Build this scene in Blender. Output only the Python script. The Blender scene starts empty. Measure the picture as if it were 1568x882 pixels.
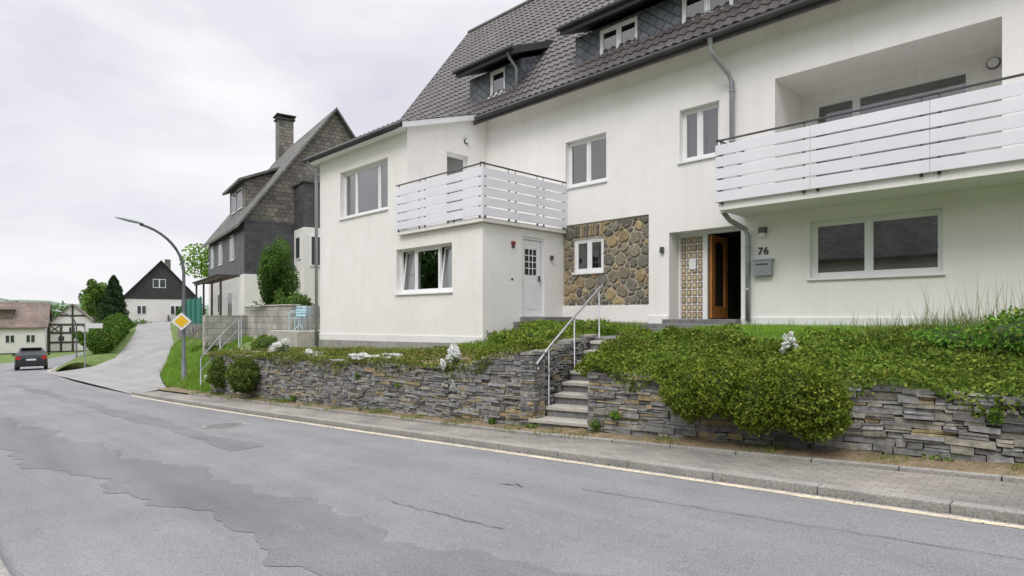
import bpy, math, random
import numpy as np
from mathutils import Vector, Matrix
random.seed(7); rng=np.random.default_rng(7)
scene=bpy.context.scene
R=random.uniform
# ------------------------------------------------------------------ helpers
def link(o): scene.collection.objects.link(o)
def empty(name,loc=(0,0,0)):
    e=bpy.data.objects.new(name,None); e.location=loc; e.empty_display_size=.3; link(e); return e
def setparent(o,p):
    if p is not None:
        o.parent=p; o.matrix_parent_inverse=Matrix.Translation(-Vector(p.location))
class MB:
    def __init__(s): s.v=[];s.f=[];s.m=[];s.c=[]
    def poly(s,pts,m=0,c=None):
        n=len(s.v); s.v+= [tuple(p) for p in pts]; s.f.append(tuple(range(n,n+len(pts)))); s.m.append(m); s.c.append(c)
    def hexa(s,P,m=0,c=None):
        n=len(s.v); s.v+=[tuple(p) for p in P]
        for q in ((3,2,1,0),(4,5,6,7),(0,1,5,4),(1,2,6,5),(2,3,7,6),(3,0,4,7)):
            s.f.append(tuple(n+i for i in q)); s.m.append(m); s.c.append(c)
    def box(s,a0,a1,b0,b1,z0,z1,m=0,T=None,c=None):
        P=[(a0,b0,z0),(a1,b0,z0),(a1,b1,z0),(a0,b1,z0),(a0,b0,z1),(a1,b0,z1),(a1,b1,z1),(a0,b1,z1)]
        if T: P=[T(*p) for p in P]
        s.hexa(P,m,c)
    def grid(s,G,m=0):
        n=len(s.v); a=len(G); b=len(G[0])
        for r in G: s.v+=[tuple(p) for p in r]
        for i in range(a-1):
            for j in range(b-1):
                s.f.append((n+i*b+j,n+i*b+j+1,n+(i+1)*b+j+1,n+(i+1)*b+j)); s.m.append(m); s.c.append(None)
    def tube(s,pts,r,n=8,m=0,cap=True):
        pts=[Vector(p) for p in pts]; k=len(s.v); L=len(pts)
        rr=r if isinstance(r,(list,tuple)) else [r]*L
        for i,p in enumerate(pts):
            t=(pts[min(i+1,L-1)]-pts[max(i-1,0)]).normalized()
            ref=Vector((0,0,1)) if abs(t.z)<.9 else Vector((1,0,0))
            a=t.cross(ref).normalized(); b=t.cross(a).normalized()
            for j in range(n):
                w=2*math.pi*j/n; s.v.append(tuple(p+a*math.cos(w)*rr[i]+b*math.sin(w)*rr[i]))
        for i in range(L-1):
            for j in range(n):
                s.f.append((k+i*n+j,k+i*n+(j+1)%n,k+(i+1)*n+(j+1)%n,k+(i+1)*n+j)); s.m.append(m); s.c.append(None)
        if cap:
            s.f.append(tuple(k+j for j in range(n))); s.m.append(m); s.c.append(None)
            s.f.append(tuple(k+(L-1)*n+j for j in range(n))); s.m.append(m); s.c.append(None)
    def build(s,name,mats,parent=None,smooth=False,bevel=0):
        me=bpy.data.meshes.new(name); me.from_pydata(s.v,[],s.f)
        for m in (mats if isinstance(mats,(list,tuple)) else [mats]): me.materials.append(m)
        me.polygons.foreach_set('material_index',s.m)
        me.update()
        uv=me.uv_layers.new(name='UVMap'); V=s.v
        data=np.zeros(len(me.loops)*2)
        for p in me.polygons:
            n=p.normal
            if abs(n.z)>.95: t=Vector((1,0,0)); b=Vector((0,1,0))
            else:
                t=Vector((-n.y,n.x,0)).normalized()
                if abs(t.x)>abs(t.y):
                    if t.x<0: t=-t
                elif t.y<0: t=-t
                b=n.cross(t)
                if b.z<0: b=-b
            for li in p.loop_indices:
                q=V[me.loops[li].vertex_index]
                data[li*2]=q[0]*t.x+q[1]*t.y+q[2]*t.z; data[li*2+1]=q[0]*b.x+q[1]*b.y+q[2]*b.z
        uv.data.foreach_set('uv',data)
        if any(c is not None for c in s.c):
            ca=me.color_attributes.new('Col','FLOAT_COLOR','CORNER'); cd=[]
            for p,c in zip(me.polygons,s.c):
                cc=c if c else (.3,.3,.3)
                cd+= [cc[0],cc[1],cc[2],1]*p.loop_total
            ca.data.foreach_set('color',cd)
        if smooth: me.polygons.foreach_set('use_smooth',[True]*len(me.polygons))
        o=bpy.data.objects.new(name,me); link(o); setparent(o,parent)
        if bevel:
            b=o.modifiers.new('b','BEVEL'); b.width=bevel; b.segments=2; b.limit_method='ANGLE'
        return o
# ------------------------------------------------------------------ materials
def nm(name):
    m=bpy.data.materials.new(name); m.use_nodes=True; nt=m.node_tree
    return m,nt,nt.nodes['Principled BSDF']
def N(nt,t,**k):
    n=nt.nodes.new(t)
    for a,b in k.items(): setattr(n,a,b)
    return n
def noise(nt,vec,scale,detail=2,rough=.55,dist=0):
    n=N(nt,'ShaderNodeTexNoise'); n.inputs['Scale'].default_value=scale; n.inputs['Detail'].default_value=detail
    n.inputs['Roughness'].default_value=rough; n.inputs['Distortion'].default_value=dist
    if vec: nt.links.new(vec,n.inputs['Vector'])
    return n.outputs['Fac']
def ramp(nt,fac,p0,p1,c0,c1):
    r=N(nt,'ShaderNodeValToRGB'); e=r.color_ramp.elements
    e[0].position=p0;e[1].position=p1;e[0].color=(*c0,1);e[1].color=(*c1,1)
    nt.links.new(fac,r.inputs['Fac']); return r.outputs['Color']
def mixc(nt,fac,a,b,mode='MIX'):
    m=N(nt,'ShaderNodeMix',data_type='RGBA',blend_type=mode)
    for i,x in ((0,fac),(6,a),(7,b)):
        if isinstance(x,(int,float)): m.inputs[i].default_value=x
        elif isinstance(x,tuple): m.inputs[i].default_value=(*x,1)
        else: nt.links.new(x,m.inputs[i])
    return m.outputs[2]
def bump(nt,bsdf,h,strength,dist,prev=None):
    b=N(nt,'ShaderNodeBump'); b.inputs['Strength'].default_value=strength; b.inputs['Distance'].default_value=dist
    nt.links.new(h,b.inputs['Height'])
    if prev: nt.links.new(prev,b.inputs['Normal'])
    nt.links.new(b.outputs[0],bsdf.inputs['Normal']); return b.outputs[0]
def coord(nt,o='Object',scale=None):
    t=N(nt,'ShaderNodeTexCoord').outputs[o]
    if scale:
        mp=N(nt,'ShaderNodeMapping'); mp.inputs['Scale'].default_value=scale; nt.links.new(t,mp.inputs['Vector']); return mp.outputs[0]
    return t
def pm(name,c1,c2,scale=2,rough=.7,bs=0,bscale=50,bd=.01,metal=0,fine=0,spec=.5):
    m,nt,b=nm(name); v=coord(nt)
    col=ramp(nt,noise(nt,v,scale,3),.3,.7,c1,c2)
    if fine:
        f=ramp(nt,noise(nt,v,fine,1),.3,.7,(.75,.75,.75),(1.2,1.2,1.2)); col=mixc(nt,1.0,col,f,'MULTIPLY')
    nt.links.new(col,b.inputs['Base Color']); b.inputs['Roughness'].default_value=rough; b.inputs['Metallic'].default_value=metal
    b.inputs['Specular IOR Level'].default_value=spec
    if bs: bump(nt,b,noise(nt,v,bscale,1),bs,bd)
    return m
def stucco(name,base,dirt):
    m,nt,b=nm(name); v=coord(nt)
    col=ramp(nt,noise(nt,v,.8,3,.6),.35,.75,base,dirt)
    vs=coord(nt,'Object',(3,3,.25))
    st=ramp(nt,noise(nt,vs,1.5,2,.65),.5,.8,(1,1,1),(.945,.94,.93)); col=mixc(nt,1.0,col,st,'MULTIPLY')
    fine=noise(nt,v,55,1,.7)
    fn=ramp(nt,fine,.3,.7,(.92,.92,.92),(1.05,1.05,1.05)); col=mixc(nt,1.0,col,fn,'MULTIPLY')
    nt.links.new(col,b.inputs['Base Color']); b.inputs['Roughness'].default_value=.9; b.inputs['Specular IOR Level'].default_value=.2
    bump(nt,b,fine,.6,.014)
    return m
def brickmat(name,c1,c2,mort,bw,rh,ms,rough=.6,bs=.5,off=.5,nz=3,rot=0,bd=.02):
    m,nt,b=nm(name); uv=coord(nt,'UV')
    if rot:
        mp=N(nt,'ShaderNodeMapping'); mp.inputs['Rotation'].default_value=(0,0,rot); nt.links.new(uv,mp.inputs['Vector']); uv=mp.outputs[0]
    t=N(nt,'ShaderNodeTexBrick'); t.offset=off
    nt.links.new(uv,t.inputs['Vector'])
    t.inputs['Scale'].default_value=1; t.inputs['Brick Width'].default_value=bw; t.inputs['Row Height'].default_value=rh
    t.inputs['Mortar Size'].default_value=ms; t.inputs['Mortar Smooth'].default_value=.3; t.inputs['Bias'].default_value=0
    t.inputs['Color1'].default_value=(*c1,1);t.inputs['Color2'].default_value=(*c2,1);t.inputs['Mortar'].default_value=(*mort,1)
    v=coord(nt)
    f=ramp(nt,noise(nt,v,nz,4),.3,.7,(.70,.70,.70),(1.27,1.24,1.2)); col=mixc(nt,1.0,t.outputs['Color'],f,'MULTIPLY')
    nt.links.new(col,b.inputs['Base Color']); b.inputs['Roughness'].default_value=rough
    inv=N(nt,'ShaderNodeMath',operation='SUBTRACT'); inv.inputs[0].default_value=1; nt.links.new(t.outputs['Fac'],inv.inputs[1])
    bump(nt,b,inv.outputs[0],bs,bd)
    return m
def colmat(name,rough=.7,nscale=12,bs=.4,amt=(.75,1.25),trans=0,bscale=25,spec=.4):
    m,nt,b=nm(name); a=N(nt,'ShaderNodeAttribute',attribute_name='Col'); col=a.outputs['Color']
    if nscale:
        v=coord(nt); f=ramp(nt,noise(nt,v,nscale,3),.3,.7,(amt[0],)*3,(amt[1],)*3); col=mixc(nt,1.0,col,f,'MULTIPLY')
    nt.links.new(col,b.inputs['Base Color'])
    b.inputs['Roughness'].default_value=rough; b.inputs['Specular IOR Level'].default_value=spec
    if bs: bump(nt,b,noise(nt,v,bscale,3,.65),bs,.02)
    if trans:
        out=nt.nodes['Material Output']; nt.nodes.remove(b); d=N(nt,'ShaderNodeBsdfDiffuse'); nt.links.new(col,d.inputs['Color'])
        tr=N(nt,'ShaderNodeBsdfTranslucent'); nt.links.new(col,tr.inputs['Color'])
        ms=N(nt,'ShaderNodeMixShader'); ms.inputs[0].default_value=trans
        nt.links.new(d.outputs[0],ms.inputs[1]); nt.links.new(tr.outputs[0],ms.inputs[2]); nt.links.new(ms.outputs[0],out.inputs['Surface'])
    return m
M={}
M['stucco']=stucco('white_stucco',(.88,.862,.84),(.82,.80,.775))
M['plinth']=pm('grey_plinth',(.26,.25,.22),(.36,.35,.32),3,.9,.4,30)
M['whiteplinth']=pm('plinth_paint',(.82,.82,.82),(.73,.73,.72),2,.8,.3,40)
M['pvc']=pm('white_pvc',(.82,.83,.84),(.76,.77,.78),1,.35)
M['board']=pm('white_board',(.80,.79,.85),(.72,.72,.77),1.3,.4,.05,80,.003)
M['metal']=pm('grey_metal',(.10,.10,.11),(.14,.14,.15),3,.45,metal=.6)
M['zinc']=pm('zinc',(.30,.32,.34),(.40,.42,.44),3,.4,.1,20,.004,metal=.5)
M['darkmetal']=pm('dark_gutter',(.05,.05,.055),(.08,.08,.085),2,.45,metal=.3)
M['cover']=pm('cast_iron_cover',(.11,.105,.10),(.17,.165,.16),6,.6,.6,60)
M['inox']=pm('galvanised_rail',(.40,.40,.41),(.52,.52,.53),4,.35,metal=.8)
M['tile']=pm('roof_tile_clay',(.070,.062,.064),(.120,.105,.102),1.2,.5,.3,30,.01,fine=9)
M['slate']=brickmat('slate_cladding',(.075,.085,.105),(.13,.145,.17),(.025,.025,.03),.27,.21,.014,.42,.8,rot=math.radians(38),nz=2)
M['slate2']=brickmat('slate_weathered',(.13,.125,.115),(.26,.235,.20),(.04,.04,.038),.28,.22,.012,.65,.7,nz=1.2)
M['slate3']=brickmat('slate_dark_band',(.055,.058,.066),(.085,.088,.10),(.03,.03,.033),.4,.22,.008,.5,.5,nz=1)
M['slateroof']=brickmat('old_slate_roof',(.10,.10,.10),(.17,.165,.15),(.04,.04,.04),.3,.2,.012,.7,.7,nz=1)
M['brownroof']=brickmat('brown_tile_roof',(.17,.13,.11),(.25,.19,.16),(.08,.06,.05),.3,.33,.03,.7,.7,nz=.6)
M['render']=pm('house_render',(.78,.76,.73),(.68,.66,.63),.6,.9,.2,20)
M['black']=pm('black_slate',(.028,.028,.03),(.045,.045,.048),1,.6)
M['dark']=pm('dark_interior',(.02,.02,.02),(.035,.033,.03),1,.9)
M['darkglass']=pm('window_pane_dark',(.03,.035,.04),(.06,.065,.07),1,.08)
M['wood']=pm('oak_door',(.50,.21,.06),(.38,.15,.035),6,.4)
M['timber']=pm('timber',(.05,.04,.033),(.08,.062,.05),4,.8)
M['concrete']=pm('concrete_step',(.38,.36,.32),(.52,.49,.44),5,.9,.4,40,fine=60)
M['darkstone']=pm('dark_step_stone',(.14,.14,.14),(.22,.22,.21),5,.8,.3,30,fine=40)
M['kerb']=pm('kerb_stone',(.24,.23,.21),(.32,.305,.28),2.5,.9,.4,40,fine=50)
M['soil']=pm('soil',(.15,.11,.065),(.26,.20,.12),6,.95,.8,25,.03,fine=30)
M['stone']=colmat('slate_stone',.8,14,.8,(.65,1.3))
M['leaf']=colmat('leaf',.6,0,0,trans=.3)
M['grassblade']=colmat('grass_blade',.6,0,0,trans=.35)
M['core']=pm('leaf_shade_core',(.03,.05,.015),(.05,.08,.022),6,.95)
M['bark']=pm('bark',(.09,.07,.05),(.15,.12,.09),10,.9,.6,20)
M['curtain']=pm('curtain',(.78,.78,.77),(.65,.65,.65),3,.8)
M['blind']=pm('blind',(.30,.31,.32),(.38,.39,.40),3,.8)
M['tan']=colmat('glass_block_tan',.3,20,0,(.8,1.2))
M['block']=brickmat('concrete_block',(.34,.33,.31),(.42,.41,.38),(.24,.235,.22),.5,.25,.014,.9,.5,nz=2)
M['paver']=brickmat('paver',(.225,.21,.19),(.285,.268,.245),(.15,.14,.115),.17,.085,.005,.9,.35,nz=1.0,bd=.005)
M['redpaver']=brickmat('red_paver',(.24,.15,.13),(.30,.20,.17),(.12,.09,.08),.2,.1,.006,.9,.4,nz=1.2,bd=.006)
M['yellow']=pm('sign_yellow',(.80,.50,.02),(.78,.47,.02),1,.4)
M['signwhite']=pm('sign_white',(.8,.8,.8),(.75,.75,.75),1,.4)
M['red']=pm('red_plastic',(.30,.03,.02),(.25,.02,.02),1,.4)
M['green']=pm('green_fence',(.02,.16,.12),(.03,.20,.15),2,.7)
M['blue']=pm('garden_furniture',(.45,.66,.75),(.55,.74,.80),2,.5)
M['carpaint']=pm('car_paint',(.05,.055,.07),(.06,.065,.08),1,.25,metal=.5)
M['rubber']=pm('rubber',(.02,.02,.02),(.03,.03,.03),5,.8)
M['taillight']=pm('tail_light',(.5,.02,.02),(.45,.02,.02),2,.2)
M['lamppole']=pm('lamp_pole_paint',(.10,.11,.12),(.15,.16,.17),3,.5,metal=.3)
M['hill']=pm('forest_hill',(.03,.06,.02),(.08,.13,.04),.25,.95,fine=1.5)
M['farhill']=pm('far_hill',(.13,.18,.13),(.20,.26,.19),.02,.95)
def asphalt(name,c1,c2):
    m,nt,b=nm(name); v=coord(nt)
    col=ramp(nt,noise(nt,v,.55,4,.62,.6),.3,.72,c1,c2)
    vs=coord(nt,'Object',(.10,1,1)); col=mixc(nt,1.0,col,ramp(nt,noise(nt,vs,2.0,4,.65),.3,.75,(.86,.86,.87),(1.12,1.12,1.12)),'MULTIPLY')
    fine=noise(nt,v,85,2,.75)
    col=mixc(nt,1.0,col,ramp(nt,fine,.3,.7,(.62,.62,.62),(1.36,1.36,1.34)),'MULTIPLY')
    sp=ramp(nt,noise(nt,v,7,4,.75),.58,.75,(1,1,1),(.82,.82,.82)); col=mixc(nt,1.0,col,sp,'MULTIPLY')
    nt.links.new(col,b.inputs['Base Color']); b.inputs['Roughness'].default_value=.85; b.inputs['Specular IOR Level'].default_value=.3
    bump(nt,b,fine,.8,.01)
    return m
M['asphalt']=asphalt('asphalt_old',(.205,.207,.214),(.252,.254,.26))
M['asphalt2']=asphalt('asphalt_patch_dark',(.166,.166,.172),(.212,.212,.217))
M['asphalt3']=asphalt('asphalt_side_street',(.27,.268,.262),(.33,.325,.315))
M['crack']=pm('crack_tar',(.09,.09,.09),(.14,.14,.14),5,.9)
M['line']=pm('worn_line_paint',(.66,.58,.42),(.42,.38,.30),4,.8,fine=30)
def glassmat():
    m,nt,b=nm('window_glass'); nt.nodes.remove(b); out=nt.nodes['Material Output']
    t=N(nt,'ShaderNodeBsdfTransparent'); t.inputs[0].default_value=(.75,.8,.78,1)
    g=N(nt,'ShaderNodeBsdfGlossy'); g.inputs['Roughness'].default_value=.01; g.inputs['Color'].default_value=(1,1,1,1)
    v=coord(nt); bp=N(nt,'ShaderNodeBump'); bp.inputs['Strength'].default_value=.04; bp.inputs['Distance'].default_value=.02
    nt.links.new(noise(nt,v,1.6,0),bp.inputs['Height']); nt.links.new(bp.outputs[0],g.inputs['Normal'])
    f=N(nt,'ShaderNodeFresnel'); f.inputs['IOR'].default_value=1.5
    mm=N(nt,'ShaderNodeMath',operation='MULTIPLY_ADD'); mm.use_clamp=True; nt.links.new(f.outputs[0],mm.inputs[0]); mm.inputs[1].default_value=2.3; mm.inputs[2].default_value=.10
    x=N(nt,'ShaderNodeMixShader'); nt.links.new(mm.outputs[0],x.inputs[0]); nt.links.new(t.outputs[0],x.inputs[1]); nt.links.new(g.outputs[0],x.inputs[2])
    nt.links.new(x.outputs[0],out.inputs['Surface']); return m
M['glass']=glassmat()
M['groundgreen']=pm('ground_grass',(.08,.13,.025),(.15,.21,.05),1.5,.95,.5,15,.04,fine=12)
# ------------------------------------------------------------------ leaf tools
def snoise(P,f,seed=0):
    a=np.zeros(len(P)); r=np.random.default_rng(seed)
    for k in range(5):
        d=r.normal(size=3)*f*(1.5**k); a+=np.sin(P@d+r.uniform(0,6))/(1.35**k)
    return a/2.6
def quads(name,V,C,parent,mat):
    n,k=V.shape[:2]; me=bpy.data.meshes.new(name)
    me.vertices.add(n*k); me.vertices.foreach_set('co',V.reshape(-1))
    me.loops.add(n*k); me.loops.foreach_set('vertex_index',np.arange(n*k,dtype=np.int32))
    me.polygons.add(n); me.polygons.foreach_set('loop_start',np.arange(0,n*k,k,dtype=np.int32))
    me.update(calc_edges=True)
    ca=me.color_attributes.new('Col','FLOAT_COLOR','POINT')
    cc=np.ones((n,k,4)); cc[:,:,:3]=C[:,None,:]; ca.data.foreach_set('color',cc.reshape(-1))
    me.materials.append(mat); o=bpy.data.objects.new(name,me); link(o); setparent(o,parent); return o
def leafmesh(name,P,size,C,parent=None,mat=None,aspect=.6):
    n=len(P); a=rng.normal(size=(n,3)); a/=np.linalg.norm(a,axis=1)[:,None]
    b=rng.normal(size=(n,3)); b-= (b*a).sum(1)[:,None]*a; b/=np.linalg.norm(b,axis=1)[:,None]
    s=(size*rng.uniform(.6,1.35,n))[:,None]
    V=np.empty((n,4,3)); V[:,0]=P-a*s; V[:,1]=P+b*s*aspect; V[:,2]=P+a*s; V[:,3]=P-b*s*aspect
    quads(name,V,C,parent,mat or M['leaf'])
def tint(n,base,var=.3,P=None,f=3,alt=None):
    k=np.ones(n)*1.0
    if P is not None: k=1+.35*snoise(P,f,3)
    k*=rng.uniform(1-var,1+var,n); C=np.array(base)[None]*k[:,None]
    if alt is not None:
        m=rng.random(n)<alt[0]; C[m]=np.array(alt[1])*rng.uniform(.7,1.3,m.sum())[:,None]
    return np.clip(C,0.004,.9)
def ball_pts(c,r,n,shell=.22,bumpy=.18,f=5,seed=1):
    d=rng.normal(size=(n,3)); d/=np.linalg.norm(d,axis=1)[:,None]
    rad=1-np.abs(rng.normal(size=n))*shell+bumpy*snoise(d*1.0+np.array(c)*3,f,seed)
    return np.array(c)+d*np.array(r)*rad[:,None], d
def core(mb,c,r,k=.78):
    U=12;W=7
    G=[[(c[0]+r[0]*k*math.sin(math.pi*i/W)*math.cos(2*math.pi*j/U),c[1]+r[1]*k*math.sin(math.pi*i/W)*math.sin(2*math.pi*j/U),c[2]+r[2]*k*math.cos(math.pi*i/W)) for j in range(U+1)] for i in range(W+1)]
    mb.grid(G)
def bush(name,balls,n,size,base,alt=None,shell=.2,bumpy=.18,f=5,parent=None,ck=.72):
    e=empty(name,balls[0][0]) if parent is None else parent
    tot=sum(b[1][0]*b[1][2]+b[1][1]*b[1][2] for b in balls); mb=MB(); PP=[]
    for i,(c,r) in enumerate(balls):
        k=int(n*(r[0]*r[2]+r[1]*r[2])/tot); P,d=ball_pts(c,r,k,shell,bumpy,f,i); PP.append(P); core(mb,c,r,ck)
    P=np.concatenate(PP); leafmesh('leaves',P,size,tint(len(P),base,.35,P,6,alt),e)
    mb.build('shade_filler_core',M['core'],e,True); return e  # added solid blocks see-through; inner foliage shade is put into its dark colour
def tree(name,base,h,crown,rad,n,size,col,alt=None,clumps=26,trunk_r=.14):
    e=empty(name,base); mb=MB(); bx,by,bz=base
    mb.tube([(bx,by,bz-.3),(bx+.05,by,bz+h*.35),(bx-.05,by+.05,bz+h*.62),(bx,by,bz+h*.9)],[trunk_r,trunk_r*.8,trunk_r*.5,.02],8)
    cc=np.array([bx,by,bz+crown]); PP=[];CC=[]
    for i in range(clumps):
        d=rng.normal(size=3); d/=np.linalg.norm(d); q=cc+d*np.array(rad)*rng.uniform(.35,.9)
        mb.tube([(bx,by,bz+h*R(.3,.6)),tuple((q+np.array([bx,by,q[2]-.3]))/2),tuple(q)],[trunk_r*.35,trunk_r*.2,.012],5)
        k=n//clumps; s=np.array(rad)*rng.uniform(.22,.42)
        g=rng.normal(size=(k,3)); g/=np.maximum(1,np.linalg.norm(g,axis=1)/1.5)[:,None]
        PP.append(q+g*s*.75); CC.append(tint(k,np.array(col)*rng.uniform(.6,1.35),.3,None,3,alt))
    P=np.concatenate(PP); leafmesh('crown_leaves',P,size,np.concatenate(CC),e); mb.build('trunk_and_limbs',M['bark'],e,True); return e
def conifer(name,base,h,r,n,size,col,wide=.35):
    e=empty(name,base); mb=MB(); bx,by,bz=base; mb.tube([(bx,by,bz-.2),(bx,by,bz+h*.95)],[.12,.02],7)
    t=rng.random(n)**.8; ang=rng.uniform(0,2*math.pi,n)
    prof=np.abs(np.sin(np.clip(t*.92+.08,0,1)**.6*math.pi))**.55*(1-t*wide)
    rr=r*prof*(1-np.abs(rng.normal(size=n))*.22)*(1+.18*np.sin(ang*5+t*9)+.12*np.sin(t*40+ang*2))
    P=np.stack([bx+np.cos(ang)*rr,by+np.sin(ang)*rr,bz+h*.08+t*h*.92],1)
    leafmesh('foliage',P,size,tint(n,col,.35,P,4),e)
    for k in range(24):
        a=R(0,6.28);z=bz+h*R(.1,.8); mb.tube([(bx,by,z),(bx+math.cos(a)*r*.6,by+math.sin(a)*r*.6,z+.25)],[.03,.008],5)
    mb.build('trunk_and_limbs',M['bark'],e,True); return e
# ------------------------------------------------------------------ terrain profile
KH=.075
def zr(x): return -1.57+.04*max(min(x,20),-96)
def zp(x): return zr(x)+KH
_kx=[-150,-120,-90,-73,-58,-46,-34,-24,-18,-11,0,6,30]; _ky=[50,32,18,11.8,8.0,5.9,5.1,4.85,4.9,5.32,6.1,6.5,8.0]
def kY(x): return float(np.mean([np.interp(x+o,_kx,_ky) for o in (-4,-2,0,2,4)]))
def nY(x): return .6+.03*x if x>-46 else min(.6+.03*x+ (kY(x)-5.9)*.95, kY(x)-5.5)
xs=[30,20,12]+[i*.5 for i in range(16,-50,-1)]+list(range(-25,-151,-1))
mb=MB(); gx=[1600,400,100,25]+list(range(20,-101,-5))+[-130,-400,-1600]; gy=[-1600,-300,-60,-10,0,6,12,60,300,1600]
mb.grid([[ (x,y,zr(x)-.13) for y in gy] for x in gx]); mb.build('ground',M['groundgreen'])
mb=MB(); mb.grid([[ (x,nY(x)+(kY(x)-nY(x))*j/8,zr(x)) for j in range(9)] for x in xs]); mb.build('main_road',M['asphalt'])
mb=MB()
mb.grid([[ (x,nY(x)-2.2+2.05*j/3,zr(x)+.10) for j in range(4)] for x in xs if x>-60]); mb.build('near_pavement',M['redpaver'])
def strip(name,f0,f1,z0,z1,x0,x1,mat,step=1.0,gap=.012,bevel=.01):
    mb=MB(); x=x0
    while x>x1:
        xe=max(x-step,x1); a=x; b=xe+gap
        mb.hexa([(a,f0(a),z0(a)),(a,f1(a),z0(a)),(b,f1(b),z0(b)),(b,f0(b),z0(b)),(a,f0(a),z1(a)),(a,f1(a),z1(a)),(b,f1(b),z1(b)),(b,f0(b),z1(b))]); x=xe
    return mb.build(name,mat,bevel=bevel)
strip('near_kerb',lambda x:nY(x)-.15,lambda x:nY(x),lambda x:zr(x)-.1,lambda x:zr(x)+.105,10,-60,M['kerb'])
strip('far_kerb',lambda x:kY(x),lambda x:kY(x)+.13,lambda x:zr(x)-.1,lambda x:zr(x)+KH+.006,12,-22,M['kerb'],gap=.006,bevel=.012)
strip('far_kerb',lambda x:kY(x),lambda x:kY(x)+.15,lambda x:zr(x)-.1,lambda x:zr(x)+.10,-46,-140,M['kerb'])
mb=MB()
xl=[12-.5*i for i in range(0,68)]
mb.grid([[ (x,kY(x)-.17+R(-.008,.008),zr(x)+.004),(x,kY(x)-.07+R(-.008,.008),zr(x)+.004)] for x in xl])
xl2=[-46-i for i in range(60)]
mb.grid([[ (x,kY(x)-.28,zr(x)+.004),(x,kY(x)-.14,zr(x)+.004)] for x in xl2])
mb.build('road_edge_line',M['line'])
def wR(x): return 6.95+.18*(x+5.45)
def wL(x): return 6.78+.063*(x+6.35)
def wA(x):
    if x>-5.45: return wR(x)
    if x<-6.35: return wL(x)
    return 6.78+(x+6.35)/.9*.17
def eY(x): return min(kY(x)+.13+ .62*(wA(x)-kY(x)-.13), wA(x)-.30)
mb=MB(); xp=[12,8]+[i*.5 for i in range(12,-44,-1)]
mb.grid([[ (x,kY(x)+.13+(eY(x)-kY(x)-.13)*j/4,zr(x)+KH) for j in range(5)] for x in xp]); mb.build('pavement',M['paver'])
strip('edging_kerb',lambda x:eY(x),lambda x:eY(x)+.08,lambda x:zr(x),lambda x:zr(x)+KH+.045,12,-19,M['kerb'],.8)
xq=[i*.12 for i in range(66,-184,-1)]
mb=MB(); mb.grid([[ (x,eY(x)+.08+(wA(x)+.35-eY(x)-.08)*j/6,zr(x)+KH+.025+ (0 if j==0 else R(0,.04)+.02*j/6)) for j in range(7)] for x in xq]); mb.build('dirt_strip',M['soil'],smooth=True)
ux=[2,0,-2.4,-4.3,-6.7,-11,-17.5,-25,-40]; uy=[3.45,3.25,3.05,2.7,2.62,2.05,1.45,1.4,1.2]; ly=[2.2,2.1,2.0,1.95,1.75,1.0,.5,.3,.0]
def ii(x,t): return float(np.interp(-x,[-a for a in ux],t))
def rag(x,s): return .10*math.sin(x*2.1+s)+.06*math.sin(x*5.3+s*2)+.035*math.sin(x*13+s*3)+R(-.03,.03)
mb=MB(); rows=[]
for i in range(420):
    x=2-.1*i; a=ii(x,ly)+rag(x,1);b=ii(x,uy)+rag(x,0); rows.append([(x,a+(b-a)*k/3,zr(x)+.004) for k in range(4)])
mb.grid(rows); mb.build('asphalt_patch',M['asphalt2'])
mb=MB(); rows=[]
for i in range(240):
    x=-9-.1*i; c=3.7+.02*x; rows.append([(x,c-.2+rag(x*.5,2)*.6,zr(x)+.004),(x,c+.16+rag(x*.5,4)*.6,zr(x)+.004)])
mb.grid(rows); mb.build('asphalt_patch',M['asphalt2'])
mb=MB()
def crack(pts,w):
    rows=[]
    for (x0,y0),(x1,y1) in zip(pts[:-1],pts[1:]):
        n=max(3,int(math.hypot(x1-x0,y1-y0)/.08))
        for i in range(n):
            t=i/n; x=x0+(x1-x0)*t+R(-.01,.01); y=y0+(y1-y0)*t+R(-.018,.018); ww=w*R(.3,1.3)
            rows.append([(x,y-ww,zr(x)+.008),(x,y+ww,zr(x)+.008)])
    mb.grid(rows)
crack([(-4.9,3.23),(-3.4,3.37)],.006); crack([(-3.8,4.74),(-2,4.95),(-.46,5.15),(2,5.5)],.005); crack([(-3.8,4.74),(-3.85,5.2),(-4.0,5.75)],.004)
crack([(-4.6,4.35),(-4.42,4.45),(-4.25,4.38)],.012); crack([(-4.45,4.5),(-4.38,4.35)],.01)
mb.build('road_crack',M['crack'])
mb=MB(); cx,cy=-11.9,4.15
for (r,o,m) in ((.40,.006,0),(.31,.010,1)):
    mb.poly([(cx+r*math.cos(a*.2618),cy+r*math.sin(a*.2618),zr(cx)+o+.04*r*math.cos(a*.2618)) for a in range(24)],m)
mb.build('manhole_cover',[M['kerb'],M['cover']])
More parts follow.
